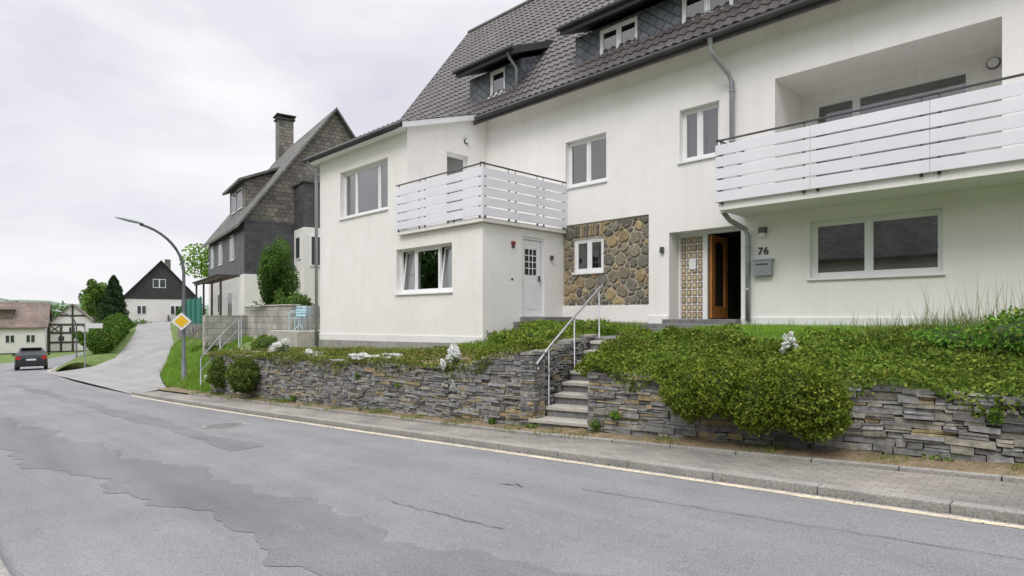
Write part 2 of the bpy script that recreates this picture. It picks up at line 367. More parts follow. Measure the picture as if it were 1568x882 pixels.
# side street
Rg=[(-22.0,4.9,zr(-22.0)+.006),(-22.4,6.0,-2.39),(-24.8,6.5,-2.42),(-27.5,7.1,-2.38),(-31.6,8.4,-2.22),(-42,11.6,-1.72),(-56,15.3,-1.12),(-72,19.6,-.72),(-85,23.5,-.55),(-110,33,-.5)]
Lf=[(-47.5,5.7,zr(-47.5)+.006),(-45,7.0,-3.2),(-44.4,7.4,-3.1),(-44,7.8,-3.0),(-45.5,9.2,-2.65),(-51,11.0,-2.15),(-61,13.8,-1.45),(-75,17.2,-.78),(-88,20.8,-.58),(-113,30,-.5)]
def dens(L,k=4):
    out=[]
    for a,b in zip(L[:-1],L[1:]):
        for i in range(k): out.append(tuple(a[j]+(b[j]-a[j])*i/k for j in range(3)))
    out.append(tuple(L[-1])); return out
def lerp3(a,b,t,dz=0): return (a[0]+(b[0]-a[0])*t,a[1]+(b[1]-a[1])*t,a[2]+(b[2]-a[2])*t+dz)
RD=dens(Rg);LD=dens(Lf); mb=MB()
mb.grid([[lerp3(r,l,j/10,.02*math.sin(j/10*3.14)) for j in range(11)] for r,l in zip(RD,LD)])
mb.build('side_street',M['asphalt3'])
mb=MB(); rows=[]
for i,l in enumerate(LD[4:]):
    x=l[0]; a=(x-.8,kY(x-.8)+.15,zr(x)+.08)
    rows.append([lerp3(l,a,j/6,.35*math.sin(j/6*3.14)*min(1,i/6)) for j in range(7)])
mb.grid(rows); mb.build('grass_bank',M['groundgreen'],smooth=True)
B=[(-18.2,6.0,-2.16),(-20.2,6.0,-2.27)]+[(p[0],p[1]+.02,p[2]+.02) for p in Rg[1:]]
C2=[(-18.2,8.6,-1.15),(-20.2,9.6,-1.05),(-22,9.6,-1.0),(-24.5,9.7,-.95),(-27,10.2,-.85),(-31,10.9,-.6),(-43.5,13.4,-.3),(-57,18,-.2),(-73,23,.1),(-88,28,.2),(-114,38,.3)]
D2=[(-19.6,40,-.6),(-20.2,40,-.6)]+[(p[0],p[1]+30,p[2]+1.5) for p in C2[2:]]
BD=dens(B);CD=dens(C2);DD=dens(D2); mb=MB()
mb.grid([[lerp3(a,b,j/8,.10*math.sin(i*1.7+j) if 0<j<8 else 0) for j in range(9)] for i,(a,b) in enumerate(zip(BD,CD))])
mb.grid([[a,b] for a,b in zip(CD,DD)])
mb.build('garden_bank',M['groundgreen'],smooth=True)
# terrace heightfields
def sm(t): t=max(0,min(1,t)); return t*t*(3-2*t)
def hR(x,y):
    yw=wR(x); t=(y-yw)/(10.4-yw); return -.82+.56*sm(t*.85+.1)
mb=MB(); rows=[]
for i in range(40):
    u=(i/39)**1.3; r=[]
    for j in range(24):
        t=j/23; x0=-5.45-.75*math.sin(math.pi*min(t,1)); x=x0+(10-x0)*u; y=wR(x)+.12+(12.99-wR(x)-.12)*t; r.append((x,y,hR(x,y)+R(-.012,.012)))
    rows.append(r)
mb.grid(rows); mb.build('lawn',M['groundgreen'],smooth=True)
def ztL(x): 
    z=-.87+.018*(x+8)
    if x>-8.4: z+= .30*sm((x+8.4)/1.9)
    return z
def hL(x,y):
    zf=ztL(x)-.03
    zb=np.interp(x,[-19.5,-11.6,-11.0,-7],[-1.13,-.86,-.74,-.36]); t=(y-wL(x))/(10-wL(x))
    z=zf+(zb-zf)*sm(t)
    if y>10: z=zb+(-.27-zb)*sm((y-10)/1.6)
    return float(z)
mb=MB()
mb.grid([[ (x,wL(x)+.1+(10.02-wL(x)-.1)*j/10,hL(x,wL(x)+.1+(10.02-wL(x)-.1)*j/10)+R(-.015,.015)) for j in range(11)] for x in [-11.0-.5*i for i in range(18)]])
rows=[]
for i in range(16):
    r=[]
    for j in range(20):
        t=j/19; xe=-6.45-.95*min(t/.5,1); x=-11.09+(xe+11.09)*i/15; y=wL(x)+.1+(12.99-wL(x)-.1)*t; r.append((x,y,hL(x,y)+R(-.015,.015)))
    rows.append(r)
mb.grid(rows); mb.build('planting_bed',M['soil'],smooth=True)
# ------------------------------------------------------------------ dry stone walls
def stonecol():
    k=random.random()
    if k<.60: g=R(.14,.28); return (g*1.01,g,g*.98)
    if k<.86: g=R(.17,.29); return (g*1.09,g*1.02,g*.86)
    if k<.95: g=R(.18,.27); return (g*1.28,g*1.02,g*.58)
    g=R(.08,.13); return (g,g,g*1.03)
def stonewall(mb,p0,p1,zb,zt,thick=.3,hmin=.025,hmax=.085):
    p0=Vector((*p0,0));p1=Vector((*p1,0)); L=(p1-p0).length; u=(p1-p0)/L; n=Vector((u.y,-u.x,0))
    def W(s,o,z): q=p0+u*s+n*o; return (q.x,q.y,z)
    sl=(zb(L)-zb(0))/L*.6
    zmin=min(zb(0),zb(L)-sl*L)-.05; zmax=max(zt(L*i/30)-min(0,sl*L) for i in range(31))
    z=zmin
    j=lambda:R(-.008,.008)
    wob=R(0,6)
    while z<zmax:
        h=R(hmin,hmax); s=-R(0,.3)
        while s<L:
            l=R(.08,.28)+ (R(.05,.3) if random.random()<.35 else 0); s1=min(s+l,L+R(0,.02)); s0=max(s,-R(0,.02))
            mid=(s0+s1)/2; zo=sl*mid+.018*math.sin(mid*2.3+wob)+.01*math.sin(mid*5+z*3)
            z0=z+zo;z1=z+h+zo
            if s1-s0>.04 and z1>zb(mid)-.06 and z0<zt(mid)-.02:
                z1=min(z1,zt(mid)+R(-.01,.03)); o=R(-.015,.03); g=.004
                parts=[(z0,z1)]
                if h>.05 and random.random()<.4: zm=(z0+z1)/2+R(-.01,.01); parts=[(z0,zm-.002),(zm+.002,z1)]
                for (a,b) in parts:
                    c=stonecol(); oo=o+R(-.012,.012); bk=-thick; tl=R(-.006,.006)
                    P=[W(s0+g+j(),oo+j(),a+g/2+tl),W(s1-g+j(),oo+j(),a+g/2-tl),W(s1-g,bk,a+g/2),W(s0+g,bk,a+g/2),
                       W(s0+g+j(),oo+j()-.006,b-g/2+tl),W(s1-g+j(),oo+j()-.006,b-g/2-tl),W(s1-g,bk,b-g/2),W(s0+g,bk,b-g/2)]
                    mb.hexa(P,0,c)
            s=s1 if s1<L else L
        z+=h
    k=30
    for i in range(k):
        a=L*i/k;b=L*(i+1)/k
        mb.poly([W(a,-.04,zb(a)-.1),W(b,-.04,zb(b)-.1),W(b,-.04,zt(b)-.03),W(a,-.04,zt(a)-.03)],0,(.05,.045,.038))
def zbase(x): return zr(x)+.07
e=empty('dry_stone_wall',(-12,6.4,-1.5)); mb=MB()
x0,x1=-18.3,-6.4
stonewall(mb,(x0,wL(x0)),(x1,wL(x1)),lambda s:zbase(x0+s),lambda s:ztL(x0+s))
sd=Vector((-.30,.954)); sr=Vector((.954,.30)); so=Vector((-6.35,6.80))
q=so+sd*2.9
stonewall(mb,(so.x-.02,so.y),(q.x-.02,q.y),lambda s:-1.7+s*.36,lambda s:-.58+s*.09,thick=.25)
stonewall(mb,(x0,wL(x0)+2.0),(x0,wL(x0)),lambda s:-2.0,lambda s:-1.06)
mb.build('stones',M['stone'],e)
e=empty('dry_stone_wall',(0,8,-1.2)); mb=MB(); x2,x3=-5.45,9
stonewall(mb,(x2,wR(x2)),(x3,wR(x3)),lambda s:zbase(x2+s*.984),lambda s:-.80+.02*math.sin(s*2))
a=so+sr*.88; b=a+sd*2.6
stonewall(mb,(b.x,b.y),(a.x,a.y),lambda s:-1.7+(2.6-s)*.36,lambda s:-.80+(2.6-s)*.12,thick=.25)
mb.build('stones',M['stone'],e)
# ------------------------------------------------------------------ stairs
zb0=zp(-6)
e=empty('stone_stairs',(so.x,so.y,zb0)); mb=MB(); ns=8; rise=.16; tr=.33
def ST(s,w,z): q=so+sd*s+sr*w; return (q.x,q.y,z)
for i in range(ns):
    zt_=zb0+rise*(i+1)
    w0=.02 if i else -.12; w1=.86
    mb.box(i*tr+.02,ns*tr+.3,w0,w1,zb0+rise*i-.05,zt_-.055,1,T=ST)
    mb.box(i*tr-.02,(i+1)*tr+.04,w0,w1,zt_-.055,zt_,0,T=ST)
mb.build('steps',[M['concrete'],M['darkstone']],e,bevel=.008)
mb=MB()
mb.hexa([(-7.5,9.2,-.8),(-6.1,9.6,-.8),(-5.7,13,-.8),(-8.6,13,-.8),(-7.5,9.2,-.40),(-6.1,9.6,-.40),(-5.7,13,-.36),(-8.6,13,-.36)])
mb.box(-9.9,-5.9,11.7,12.99,-.6,-.27); mb.box(-9.6,-6.0,12.1,12.985,-.5,-.165)
mb.box(-11.08,-9.9,11.0,12.6,-.5,-.13);mb.box(-11.08,-10.2,11.25,12.4,-.4,-.005)
mb.box(-7.75,-5.92,12.7,14.6,-.4,-.06)
mb.build('landing_slabs',M['darkstone'],e,bevel=.01)
e2=empty('stair_handrail',(-6.8,8.2,-.4)); mb=MB()
pts=[(-6.48,7.24,-1.33,-.52),(-6.78,8.25,-.88,-.02),(-7.07,9.35,-.46,.52)]
for x,y,a,b in pts: mb.tube([(x,y,a-.15),(x,y,b)],.015)
mb.tube([(-6.36,6.86,-.80),(-6.34,6.80,-.72),(-6.48,7.24,-.50),(-6.78,8.25,.0),(-7.07,9.35,.54),(-7.1,9.5,.62)],.019)
mb.build('rail_tube',M['inox'],e2,True)
# ------------------------------------------------------------------ main house
H=empty('white_apartment_house',(-8,14,0))
TF=lambda u,o,z:(u,13-o,z)
TW=lambda u,o,z:(u,9.97-o,z)
TS=lambda u,o,z:(-11.1+o,u,z)
TU=lambda u,o,z:(-14.3+o,u,z)
wallmb=MB(); fr=MB(); gl=MB(); dk=MB(); cu=MB()
def wall(T,rects,holes,mb=wallmb,m=0):
    allr=list(rects)+[h[:4] for h in holes]
    us=sorted({round(v,4) for r in allr for v in r[:2]}); zs=sorted({round(v,4) for r in allr for v in r[2:4]})
    ins=lambda r,u,z:r[0]<u<r[1] and r[2]<z<r[3]
    for a,b in zip(us[:-1],us[1:]):
        for c,d in zip(zs[:-1],zs[1:]):
            u,z=(a+b)/2,(c+d)/2
            if any(ins(r,u,z) for r in rects) and not any(ins(h,u,z) for h in holes):
                mb.poly([T(a,0,c),T(b,0,c),T(b,0,d),T(a,0,d)],m)
    for h in holes:
        a,b,c,d,dep=h
        mb.poly([T(a,0,c),T(a,0,d),T(a,-dep,d),T(a,-dep,c)],m);mb.poly([T(b,0,c),T(b,0,d),T(b,-dep,d),T(b,-dep,c)],m)
        mb.poly([T(a,0,c),T(b,0,c),T(b,-dep,c),T(a,-dep,c)],m);mb.poly([T(a,0,d),T(b,0,d),T(b,-dep,d),T(a,-dep,d)],m)
def window(T,a,b,c,d,splits,rec=.14,depth=1.2,sill=True,ft=.06,curt=None,tilt=()):
    o0,o1=-rec-.07,-rec
    fr.box(a,a+ft,o0,o1,c,d,T=T);fr.box(b-ft,b,o0,o1,c,d,T=T);fr.box(a+ft,b-ft,o0,o1,d-ft,d,T=T);fr.box(a+ft,b-ft,o0,o1,c,c+ft+.01,T=T)
    e=[a+ft]+[a+(b-a)*s for s in splits]+[b-ft]
    for s in e[1:-1]: fr.box(s-.03,s+.03,o0,o1+.002,c+ft+.01,d-ft,T=T)
    for i,(p,q) in enumerate(zip(e[:-1],e[1:])):
        p=p+(.03 if i else 0); q=q-(.03 if i<len(e)-2 else 0); st=.045; c2=c+ft+.01;d2=d-ft
        tl=.13 if i in tilt else 0
        def TT(u,o,z,tl=tl,c2=c2,d2=d2): return T(u,o-tl*(z-c2)/(d2-c2),z)
        x0,x1=o0+.01,o1-.012
        fr.box(p,p+st,x0,x1,c2,d2,T=TT);fr.box(q-st,q,x0,x1,c2,d2,T=TT);fr.box(p+st,q-st,x0,x1,d2-st,d2,T=TT);fr.box(p+st,q-st,x0,x1,c2,c2+st,T=TT)
        gl.poly([TT(p+st,-rec-.035,c2+st),TT(q-st,-rec-.035,c2+st),TT(q-st,-rec-.035,d2-st),TT(p+st,-rec-.035,d2-st)])
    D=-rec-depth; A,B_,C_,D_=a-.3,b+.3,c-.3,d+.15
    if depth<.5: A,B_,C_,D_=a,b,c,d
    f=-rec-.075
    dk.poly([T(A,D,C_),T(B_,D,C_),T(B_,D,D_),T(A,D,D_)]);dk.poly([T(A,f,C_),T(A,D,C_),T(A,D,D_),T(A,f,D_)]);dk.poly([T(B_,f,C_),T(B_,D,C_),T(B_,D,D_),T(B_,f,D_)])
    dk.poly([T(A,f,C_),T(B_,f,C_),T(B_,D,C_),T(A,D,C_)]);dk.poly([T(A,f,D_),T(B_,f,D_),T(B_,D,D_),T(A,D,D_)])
    if sill: fr.box(a-.04,b+.04,-.10-rec*.3,.05,c-.045,c-.003,T=T)
    if curt:
        for (p,q,m) in curt:
            n=14; G=[]
            for i in range(n*3+1):
                u=a+(b-a)*(p+(q-p)*i/(n*3)); G.append([T(u,-rec-.24+.03*math.sin(i*1.4),c+.02),T(u,-rec-.24+.03*math.sin(i*1.4),d-.02)])
            cu.grid(G,m)
holesF=[(-11.0,-9.6,3.6,4.88,.16),(-7.45,-6.45,3.68,4.92,.16),(-5.2,-1.43,2.42,5.05,1.5),(-7.73,-5.94,-.16,2.03,.55),(-4.5,-2.25,.78,1.94,.16),(-11.1,-8.3,.30,2.55,.07),(0.2,2.4,.78,1.94,.16)]
wall(TF,[(-14.3,9,-.14,6.25)],holesF)
window(TF,-11.0,-9.6,3.6,4.88,[.5]); window(TF,-7.45,-6.45,3.68,4.92,[.45],curt=[(.05,.48,1),(.52,.95,1)])
window(TF,-4.5,-2.25,.78,1.94,[.46]); window(TF,.2,2.4,.78,1.94,[.5])
TL=lambda u,o,z:(u,14.5-o,z)
wall(TL,[(-5.2,-1.43,2.42,5.05)],[(-4.95,-2.05,2.55,4.84,.1)],m=0)
window(TL,-4.95,-2.05,2.55,4.84,[.30],rec=.05,sill=False)
wallmb.box(-8.28,-7.74,12.96,13.1,-.5,.02,2); wallmb.box(-5.93,9,12.965,13.1,-.5,-.02,2)
wall(TW,[(-19.5,-14.3,-.70,5.45),(-14.3,-11.1,-.70,2.32)],[(-14.85,-12.3,.66,1.94,.18),(-18.1,-15.3,3.2,4.72,.18)])
window(TW,-14.85,-12.3,.66,1.94,[.29,.72],rec=.15,curt=[(.02,.27,0),(.76,.97,0)],tilt=(0,2))
window(TW,-18.1,-15.3,3.2,4.72,[.27,.75],rec=.15)
wall(TS,[(9.97,13,-.70,2.32)],[(11.35,12.22,0.0,2.12,.14)])
wall(TU,[(9.97,13,2.45,5.45)],[(11.40,12.25,2.62,4.98,.16)])
wallmb.poly([(-14.3,9.97,5.45),(-14.3,13,5.45),(-14.3,13,6.38)])
window(TU,11.40,12.25,2.62,4.98,[],rec=.12,sill=False)
wallmb.poly([(-19.5,9.97,-1.2),(-19.5,9.97,5.40),(-19.5,12.5,6.1),(-19.5,17.1,12.0),(-19.5,21,6.3),(-19.5,21,-1.2)])
wallmb.hexa([(-19.53,9.935,-1.5),(-11.07,9.935,-1.3),(-11.07,10.1,-1.3),(-19.53,10.1,-1.5),(-19.53,9.935,-.80),(-11.07,9.935,-.66),(-11.07,10.1,-.66),(-19.53,10.1,-.80)],1)
wallmb.hexa([(-19.51,9.95,-.79),(-11.08,9.95,-.67),(-11.08,10.1,-.67),(-19.51,10.1,-.79),(-19.51,9.95,-.58),(-11.08,9.95,-.50),(-11.08,10.1,-.50),(-19.51,10.1,-.58)],2)
wallmb.poly([(-11.075,9.95,-.8),(-11.075,12.99,-.8),(-11.075,12.99,0.03),(-11.075,11.3,0.0),(-11.075,9.95,-.48)],2)
wallmb.poly([(-19.5,9.97,2.32),(-11.1,9.97,2.32),(-11.1,13,2.32),(-19.5,13,2.32)])
wallmb.build('walls',[M['stucco'],M['plinth'],M['whiteplinth']],H)
db=MB(); db.box(11.35,12.22,-.16,-.10,0,2.12,0,T=TS); db.box(11.35,11.42,-.10,-.03,0,2.12,T=TS); db.box(12.15,12.22,-.10,-.03,0,2.12,T=TS); db.box(11.42,12.15,-.10,-.03,2.05,2.12,T=TS)
db.box(11.44,12.13,-.10,-.06,0.02,2.04,T=TS)
db.box(11.52,11.95,-.06,-.052,1.12,1.80,1,T=TS)
for k in range(1,3): db.box(11.52+.43*k/3-.012,11.52+.43*k/3+.012,-.052,-.040,1.12,1.80,T=TS)
for k in range(1,4): db.box(11.52,11.95,-.051,-.041,1.12+.17*k-.012,1.12+.17*k+.012,T=TS)
db.box(11.55,11.95,-.06,-.052,.2,.9,0,T=TS); db.box(12.03,12.06,-.06,-.0,.95,1.1,2,T=TS)
TE=lambda u,o,z:(u,13.45-o,z)
db.box(-7.73,-7.05,-.06,0,1.95,2.03,T=TE);db.box(-7.09,-6.97,-.06,.01,-.06,2.03,T=TE);db.box(-7.73,-7.68,-.06,0,-.06,1.95,T=TE);db.box(-6.02,-5.94,-.06,0,-.06,2.03,T=TE);db.box(-6.97,-6.02,-.06,0,1.97,2.03,T=TE)
for i in range(4):
    for j in range(11):
        u=-7.675+i*.146; z=-.05+j*.181; g=R(.75,1.2)
        db.box(u+.014,u+.132,-.05,-.012,z+.016,z+.165,3,T=TE,c=(.30*g,.22*g,.13*g)); db.box(u+.045,u+.101,-.012,-.006,z+.05,z+.131,3,T=TE,c=(.58*g,.50*g,.38*g))
db.box(-7.68,-7.09,-.06,-.03,-.06,1.95,0,T=TE)
db.box(-7.45,-7.27,-.004,.002,1.15,1.42,0,T=TE)
db.box(-6.95,-6.89,-.24,-.065,-.04,1.95,4,T=TE);db.box(-6.95,-6.89,-.90,-.76,-.04,1.95,4,T=TE);db.box(-6.95,-6.89,-.76,-.24,1.80,1.95,4,T=TE);db.box(-6.95,-6.89,-.76,-.24,-.04,.25,4,T=TE)
db.box(-6.97,-6.02,-2.6,-2.5,-.1,2.1,5,T=TE); db.box(-7.1,-7.0,-2.6,-.07,-.1,2.1,5,T=TE); db.box(-6.0,-5.9,-2.6,-.07,-.1,2.1,5,T=TE); db.box(-7.1,-5.9,-2.6,-.07,2.04,2.1,5,T=TE)
db.box(-6.6,-6.05,-1.8,-1.2,-.05,.75,5,T=TE)
db.build('doors',[M['pvc'],M['dark'],M['metal'],M['tan'],M['wood'],M['dark'],M['concrete']],H,bevel=.004)
# --- stone panel
def clip(poly,nx,ny,c):
    out=[]
    for i in range(len(poly)):
        p=poly[i];q=poly[(i+1)%len(poly)]; dp=nx*p[0]+ny*p[1]-c; dq=nx*q[0]+ny*q[1]-c
        if dp<=0: out.append(p)
        if dp*dq<0: t=dp/(dp-dq); out.append((p[0]+(q[0]-p[0])*t,p[1]+(q[1]-p[1])*t))
    return out
sp=MB(); a0,a1,c0,c1=-11.09,-8.31,.31,2.54; wx0,wx1,wz0,wz1=-10.72,-9.72,1.20,2.12
sites=[]
for tries in range(9000):
    p=(R(a0,a1),R(c0,c1)); rad=.30 if tries<250 else (.21 if tries<1200 else .12)
    if wx0-.05<p[0]<wx1+.05 and wz0-.05<p[1]<c1: continue
    if all((p[0]-q[0])**2+(p[1]-q[1])**2>((rad+q[2])/2)**2 for q in sites): sites.append((p[0],p[1],rad))
def stoneprism(poly,c):
    if len(poly)<3: return
    pl=[]
    for i in range(len(poly)):
        p=poly[i];q=poly[(i+1)%len(poly)]; L=math.hypot(p[0]-q[0],p[1]-q[1])
        pl.append(p)
        if L>.09: pl.append(((p[0]+q[0])/2+R(-.008,.008),(p[1]+q[1])/2+R(-.008,.008)))
    k0=len(pl); pl=[(pl[i][0]*.8+(pl[i-1][0]+pl[(i+1)%k0][0])*.10,pl[i][1]*.8+(pl[i-1][1]+pl[(i+1)%k0][1])*.10) for i in range(k0)]
    cx=sum(p[0] for p in pl)/len(pl); cz=sum(p[1] for p in pl)/len(pl)
    def ins(k,jit=0): 
        o=[]
        for p in pl:
            d=math.hypot(p[0]-cx,p[1]-cz)+1e-6; f=max(.3,(d-k)/d); o.append((cx+(p[0]-cx)*f+R(-jit,jit),cz+(p[1]-cz)*f+R(-jit,jit)))
        return o
    A=ins(.011,.003);B=ins(.020,.003);C=ins(.046,.006); h=-.032+R(.0,.02)
    n=len(sp.v); k=len(pl)
    sp.v+=[TF(p[0],-.062,p[1]) for p in A]+[TF(p[0],h-.004,p[1]) for p in B]+[TF(p[0],h+.012+R(0,.012),p[1]) for p in C]
    for i in range(k):
        j=(i+1)%k
        for s_ in (0,1): sp.f.append((n+s_*k+i,n+s_*k+j,n+(s_+1)*k+j,n+(s_+1)*k+i)); sp.m.append(0); sp.c.append(c)
    sp.f.append(tuple(n+2*k+i for i in range(k))); sp.m.append(0); sp.c.append(c)
def pcol():
    k=random.random()
    if k<.45: g=R(.10,.19); return (g*1.12,g*1.04,g*.86)
    if k<.78: g=R(.14,.24); return (g*1.20,g*1.02,g*.72)
    g=R(.20,.30); return (g*1.30,g*1.0,g*.55)
for s_ in sites:
    poly=[(a0,c0),(a1,c0),(a1,c1),(a0,c1)]
    for q in sites:
        if q is s_ or abs(q[0]-s_[0])+abs(q[1]-s_[1])>1.6: continue
        nx,ny=q[0]-s_[0],q[1]-s_[1]; D2_=nx*nx+ny*ny; w_=.5+(s_[2]**2-q[2]**2)/(2*D2_)*.35
        w_=max(.25,min(.75,w_)); poly=clip(poly,nx,ny,nx*(s_[0]+nx*w_)+ny*(s_[1]+ny*w_))
        if len(poly)<3: break
    if len(poly)<3: continue
    if s_[0]<wx0 and s_[1]>wz0-.05: poly=clip(poly,1,0,wx0)
    elif s_[0]>wx1 and s_[1]>wz0-.05: poly=clip(poly,-1,0,-wx1)
    elif wx0-.3<s_[0]<wx1+.3: poly=clip(poly,0,1,wz0)
    stoneprism(poly,pcol())
x=wx0
while x<wx1-.03:
    w=R(.07,.13); w=min(w,wx1-x); stoneprism([(x,wz1+.02),(x+w,wz1+.02),(x+w,c1-R(0,.04)),(x,c1-R(0,.04))],pcol()); x+=w
wall(lambda u,o,z:TF(u,o-.045,z),[(a0-.01,a1+.01,c0-.01,c1+.01)],[(wx0,wx1,wz0,wz1,.12)],mb=sp)
for i in range(len(sp.c)):
    if sp.c[i] is None: sp.c[i]=(.46,.42,.34)
sp.build('rubble_stone_panel',M['stone'],H)
window(lambda u,o,z:TF(u,o-.02,z),wx0,wx1,wz0,wz1,[.5],rec=.05,sill=True,ft=.06)
# --- balconies
bal=MB(); rl=MB()
def boards(p0,p1,zb,n=5,h=.209,gap=.032,sec=1.25,t=.022):
    p0=Vector((*p0,0));p1=Vector((*p1,0));L=(p1-p0).length;u=(p1-p0)/L;nn=Vector((u.y,-u.x,0)); k=max(1,round(L/sec)); l=L/k
    def T(s,o,z): q=p0+u*s+nn*o; return (q.x,q.y,z)
    for i in range(k):
        a=i*l+.003;b=(i+1)*l-.003
        for j in range(n):
            z=zb+j*(h+gap); bal.box(a,b,-t/2,t/2+R(0,.002),z,z+h,0,T=T)
        for s in (a+.12,b-.12):
            rl.box(s-.02,s+.02,-t/2-.03,-t/2-.002,zb-.05,zb+n*(h+gap)-.05,0,T=T)
            rl.tube([T(s,-.05,zb+n*(h+gap)-.2),T(s,-.05,zb+n*(h+gap)+.07)],.012,6)
    rl.tube([T(-.02,-.05,zb+n*(h+gap)+.075),T(L+.02,-.05,zb+n*(h+gap)+.075)],.022,8)
boards((-14.65,9.80),(-10.93,9.80),2.47); boards((-10.93,9.80),(-10.93,12.98),2.47)
bal.box(-14.62,-10.97,9.84,12.99,2.33,2.44,1)
boards((-5.93,11.8),(5.2,11.8),2.36,sec=1.9); boards((-5.93,12.98),(-5.93,11.8),2.36,sec=1.3)
bal.box(-5.9,5.2,11.86,12.995,2.20,2.40,1)
bal.box(-5.2,-1.43,13.0,14.49,2.40,2.46,2)
bal.build('balcony_boards',[M['board'],M['stucco'],M['concrete']],H,bevel=.004)
rl.build('balcony_railing',M['metal'],H,True)
# --- roof
def tileroof(mb,x0,x1,y0,z0,y1,z1,tw=.24,tl=.33):
    L=math.hypot(y1-y0,z1-z0); uy,uz=(y1-y0)/L,(z1-z0)/L; ny,nz=-uz,uy; nc=int((x1-x0)/tw); k=6; rows=int(L/tl)+1
    prof=[.0,.012,.035,.045,.035,.012]
    for r in range(rows):
        s0=r*tl; s1=min((r+1)*tl+.02,L); g=[[],[],[]]
        for c in range(nc*k+1):
            x=x0+(x1-x0)*c/(nc*k); p=prof[c%k]+R(-.0015,.0015)
            g[0].append((x,y0+uy*s0+ny*(p-.01),z0+uz*s0+nz*(p-.01)))
            g[1].append((x,y0+uy*s0+ny*(p+.03),z0+uz*s0+nz*(p+.03)))
            g[2].append((x,y0+uy*s1+ny*p,z0+uz*s1+nz*p))
        mb.grid(g)
rf=MB()
tileroof(rf,-19.85,9,12.42,6.22,17.1,12.25)
rf.box(-19.85,9,12.45,12.5,6.0,6.2)
rf.poly([(-19.85,17.1,12.25),(9,17.1,12.25),(9,21.8,6.2),(-19.85,21.8,6.2)])
rf.tube([(-19.9,17.1,12.27),(9,17.1,12.27)],.12,8)
rf.tube([(-19.86,12.45,6.24),(-19.86,17.1,12.28)],.07,6)
tileroof(rf,-19.85,-14.12,9.62,5.42,13.0,6.46)
rf.build('roof_tiles',M['tile'],H)
tr_=MB()
tr_.poly([(-14.3,12.42,6.12),(9,12.42,6.12),(9,13.0,6.24),(-14.3,13.0,6.24)],1)
tr_.hexa([(-14.33,9.62,5.27),(-14.13,9.62,5.27),(-14.13,13.0,6.30),(-14.33,13.0,6.30),(-14.33,9.62,5.42),(-14.13,9.62,5.42),(-14.13,13.0,6.46),(-14.33,13.0,6.46)],0)
tr_.box(-19.8,-14.34,9.63,9.96,5.28,5.40,0)
tr_.build('roof_trim',[M['pvc'],M['stucco']],H)
gt=MB(); gt.tube([(-14.1,12.38,6.14),(9,12.38,6.14)],.075,8); gt.tube([(-19.85,9.58,5.36),(-14.1,9.58,5.36)],.07,8)
gt.box(-19.86,-14.1,9.60,9.66,5.28,5.47)
gt.build('gutters',M['darkmetal'],H,True)
dp=MB()
dp.tube([(-6.35,12.38,6.12),(-6.35,12.40,5.85),(-6.30,12.5,5.70),(-6.15,12.82,5.38),(-6.10,12.90,5.2),(-6.10,12.90,2.6)],.055,10)
dp.tube([(-6.02,12.3,2.25),(-5.98,12.55,2.08),(-5.78,12.88,1.9),(-5.74,12.90,1.75),(-5.74,12.90,-.1)],.055,10)
for z in (5.0,3.9): dp.tube([(-6.10,12.90,z-.02),(-6.10,12.90,z+.02)],.068,10)
for z in (1.5,.6): dp.tube([(-5.74,12.90,z-.02),(-5.74,12.90,z+.02)],.068,10)
dp.tube([(-19.6,9.58,5.34),(-19.6,9.62,5.1),(-19.58,9.86,4.9),(-19.58,9.88,4.7),(-19.58,9.88,-.95)],.055,10)
dp.tube([(-12.75,12.45,7.8),(-12.75,12.5,7.65),(-12.8,12.85,7.45),(-12.8,12.88,6.75)],.045,8)
dp.build('downpipes',M['zinc'],H,True)
dm=MB()
roofz=lambda y:6.22+(y-12.42)*(6.03/4.68)
def dormer(x0,x1,ze,wins):
    yf=12.95; T=lambda u,o,z:(u,yf-o,z); zb=roofz(yf)-.15
    wall(T,[(x0,x1,zb,ze)],[(a,b,c,d,.08) for a,b,c,d in wins],mb=dm,m=0)
    sl=.42; yb=yf
    while ze+.15+sl*(yb-12.55)>roofz(yb): yb+=.05
    for x in (x0,x1): dm.poly([(x,yf,zb),(x,yf,ze),(x,yb,ze+sl*(yb-yf)),(x,yb,roofz(yb)-.2)],0)
    a,b=x0-.18,x1+.12; y0=12.5; z0=ze-.02
    dm.hexa([(a,y0,z0),(b,y0,z0),(b,yb+.2,z0+sl*(yb+.2-y0)),(a,yb+.2,z0+sl*(yb+.2-y0)),(a,y0,z0+.22),(b,y0,z0+.22),(b,yb+.2,z0+.22+sl*(yb+.2-y0)),(a,yb+.2,z0+.22+sl*(yb+.2-y0))],1)
    dm.tube([(a-.03,y0-.06,z0+.17),(b+.03,y0-.06,z0+.17)],.055,8,m=1)
    for a,b,c,d in wins: window(T,a,b,c,d,[] if b-a<.8 else [.5],rec=.03,depth=.35,sill=True)
dormer(-15.05,-12.7,7.75,[(-14.1,-13.4,6.92,7.72)])
dormer(-10.6,5,7.66,[(-9.8,-8.6,6.87,7.60),(-7.38,-6.1,6.87,7.60),(-4,-2.8,6.87,7.6)])
dm.build('slate_dormers',[M['slate'],M['black']],H)
fr.build('window_frames',M['pvc'],H,bevel=.003); gl.build('window_glass',M['glass'],H); dk.build('rooms',M['dark'],H); cu.build('curtains',[M['curtain'],M['blind']],H,True)
fx=MB()
def disc(mb,T,u,z,r,o0,o1,m=0,n=16):
    P=[(u+r*math.cos(6.283*i/n),z+r*math.sin(6.283*i/n)) for i in range(n)]
    mb.poly([T(p[0],o1,p[1]) for p in P],m)
    for i in range(n):
        p,q=P[i],P[(i+1)%n]; mb.poly([T(p[0],o0,p[1]),T(q[0],o0,q[1]),T(q[0],o1,q[1]),T(p[0],o1,p[1])],m)
